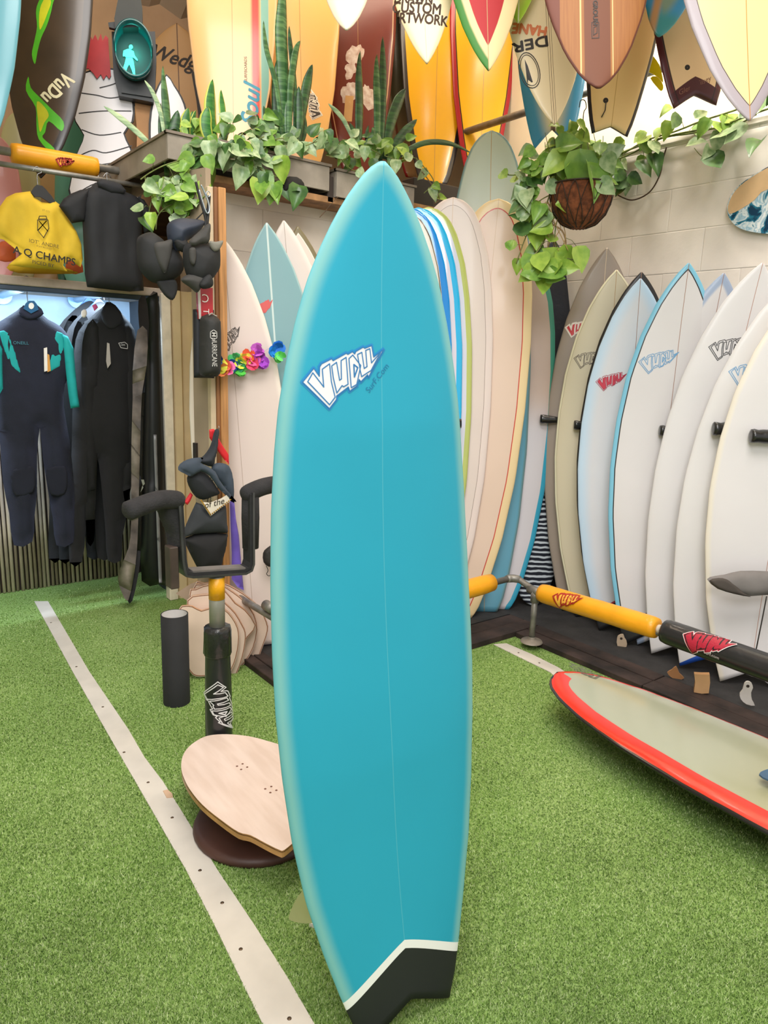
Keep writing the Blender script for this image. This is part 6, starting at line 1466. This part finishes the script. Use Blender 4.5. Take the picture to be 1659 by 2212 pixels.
for q in ([(168,200),(210,206),(240,212),(282,204)], [(170,245),(220,240),(284,240)], [(176,280),(215,292),(262,286)], [(165,340),(200,325),(230,330),(285,315)], [(162,380),(200,360),(245,352),(290,345)], [(164,420),(210,395),(292,380)], [(215,190),(245,182),(262,172)]):
    Q = smooth_path([(x, y, 0) for x, y in q], 5); L = [PC.px(p.x, p.y) for p in Q]
    for i in range(len(L)-1):
        a, b_ = Vector(L[i]), Vector(L[i+1]); d_ = (b_-a).normalized(); e = Vector((-d_.y, d_.x))*.003; k = len(V)
        V += [PC.w(*p, .001) for p in (a-e, b_-e, b_+e, a+e)]; Fc.append((k, k+1, k+2, k+3))
mk('printed_line', V, Fc, pm('#1c1715', .5), cp)
c2 = thing('display_panel', 'white surfboard-shaped cut-out panel with a black edge, right of the lit signal', 'panel', PC.w(*PC.px(365, 430)))
sf = [(360,168),(375,190),(390,215),(400,245),(404,290),(400,350),(392,430),(345,430),(334,380),(327,320),(326,270),(332,225),(344,190)]
plate('white_face', sf, PC, .02, [pm('#e9e7ea', .4, var=.01), pm('#1a1616', .5)], c2, smooth=2, off=.03)
plate('black_edge', [(365+(x-365)*1.12, 300+(y-300)*1.04) for x, y in sf], PC, .02, pm('#1c1715', .5), c2, smooth=2, off=.02)
c3 = plate('cardboard_panel', [(290,200),(330,212),(326,270),(330,300),(332,370),(294,360),(296,290)], PC, .01, pm('#b98a5c', .7, var=.06)); tag(c3, 'tan cardboard panel between the two white cut-out panels', 'panel')
tan = surfboard('surfboard', 'tan board lettered Wedge leaning on the far wall beside the signal', 'short', on(395, 420, 1, 5.6), on(383, 62, 1, 5.8), norm_az(25), .33, .06, board_mat('#c49a66', [cline('#6a4a30', .004)]), fit=False)
x_, y_ = tan.loc(386, 132); put_text('printed_lettering', 'Wedge', tan.map, .15, pm('#241a14', .5), tan.o, cx=x_, cy=y_, rot=-12, shear=.35, bold=.003, sx=.9)
dkb = plate('dark_strip', [(414,160),(421,158),(430,200),(438,240),(444,330),(444,430),(430,430),(432,300),(424,215)], Pl((2, 5.3, 0), norm_az(25)), .02, pm('#2a2624', .6), smooth=2); tag(dkb, 'dark curved strip leaning left of the orange cream longboard', 'strip')
for lab, q, col, Y in (('pale teal board standing behind the yellow padded rail', (160,480,165,250), '#6ab39c', 5.0), ('pink-railed board standing at the far left behind the yellow top', (-5,600,-2,300), '#e8a2a2', 4.9), ('pale green board beside the white cut-out panel feet', (40,560,38,250), '#c9c48e', 5.3), ('dark green narrow board behind the black rash vest', (132,560,138,300), '#2c6e55', 5.1), ('cream board standing behind the black hanger', (90,560,96,250), '#e0c08c', 5.4)):
    t_ = on(q[0], q[1], 1, Y); t_.z = 1.85; surfboard('surfboard', lab, 'oval', t_, on(q[2], q[3], 1, Y), norm_az(20), .13 if 'narrow' not in lab else .05, .06, board_mat(col), fit=False)
# pipe under the ceiling
pc = thing('ceiling_pipe', 'dusty pipe fixed under the ceiling at the upper left', 'pipe', atd(370, 30, 6.2))
mk('pipe', *tubeg([atd(280, -20, 6.4), atd(330, 18, 6.3), atd(365, 36, 6.25), atd(430, 42, 6.4)], .035, 10), pm('#a89078', .8, var=.2), pc, smooth=True)
mk('bracket', *tubeg([atd(370, 0, 6.2), atd(372, 40, 6.2)], .05, 8), pm('#8a6c54', .8, var=.2), pc, smooth=True)

# ---- small remaining things
PK = Pl(LF[0].T+LF[0].n*.10, LF[0].n)
o = pillow('black_pouch', [(568,1195),(576,1184),(590,1180),(592,1220),(580,1224),(569,1214)], PK, .02, pm('#2a2725', .6, bump=.3), sm=2); tag(o, 'small black pouch at the left edge of the turquoise board', 'pouch')
pxtube('chain_loop', [(575,1222),(579,1232),(576,1240),(582,1244),(588,1236)], PK, .0018, pm('#3a3836', .4, .7), o)
am = thing('rack_arm', 'black rack arm tip just right of the turquoise board edge', 'rack arm', onpl(995, 915, LB[3].T+LB[3].n*.11, LB[3].n))
p_ = onpl(994, 915, LB[3].T+LB[3].n*.11, LB[3].n); mk('padded_sleeve', *tubeg([p_, p_+RGT*.006, p_-RGT*.03, p_-RGT*.2], [.012, .026, .03, .03], 14), ARM, am, smooth=True)

# nose logo on the red and black longboard
x_, y_ = RBD.loc(1268, 1462); logo(RBD.o, RBD.map, x_, y_, .17, rot=62, line='#5c6058', lw=.02)
o = plate('blue_fin_pad', [(1640,1672),(1650,1664),(1668,1660),(1690,1664),(1690,1686),(1660,1684)], Pl((2.2, .9, .212), (0, 0, 1)), .006, pm('#3f5f7c', .4), smooth=2); tag(o, 'blue pad lying on the red-railed longboard at the right edge', 'pad')

for par_, a_ in ((lbag, (455, 1100)), (pn_, (450, 1085)), (wh, (466, 930))):
    mk('hanging_cord', *tubeg([PW.w(*PW.px(*a_), -.01), on(470, 928, 1, 3.165)], .0018, 5), pm('#1b1b1c', .7), par_)
hk_ = on(470, 926, 1, 3.168); hkt = thing('cup_hook', 'small steel hook on the timber post holding the witch hats', 'hook', hk_)
mk('hook_wire', *tubeg(smooth_path([hk_+Vector((0, 0, .0)), hk_+Vector((-.004, -.02, -.004)), hk_+Vector((-.006, -.03, .008)), hk_+Vector((-.006, -.024, .016))], 4), .0018, 6), pm('#b8b8b8', .3, .9), hkt, smooth=True)
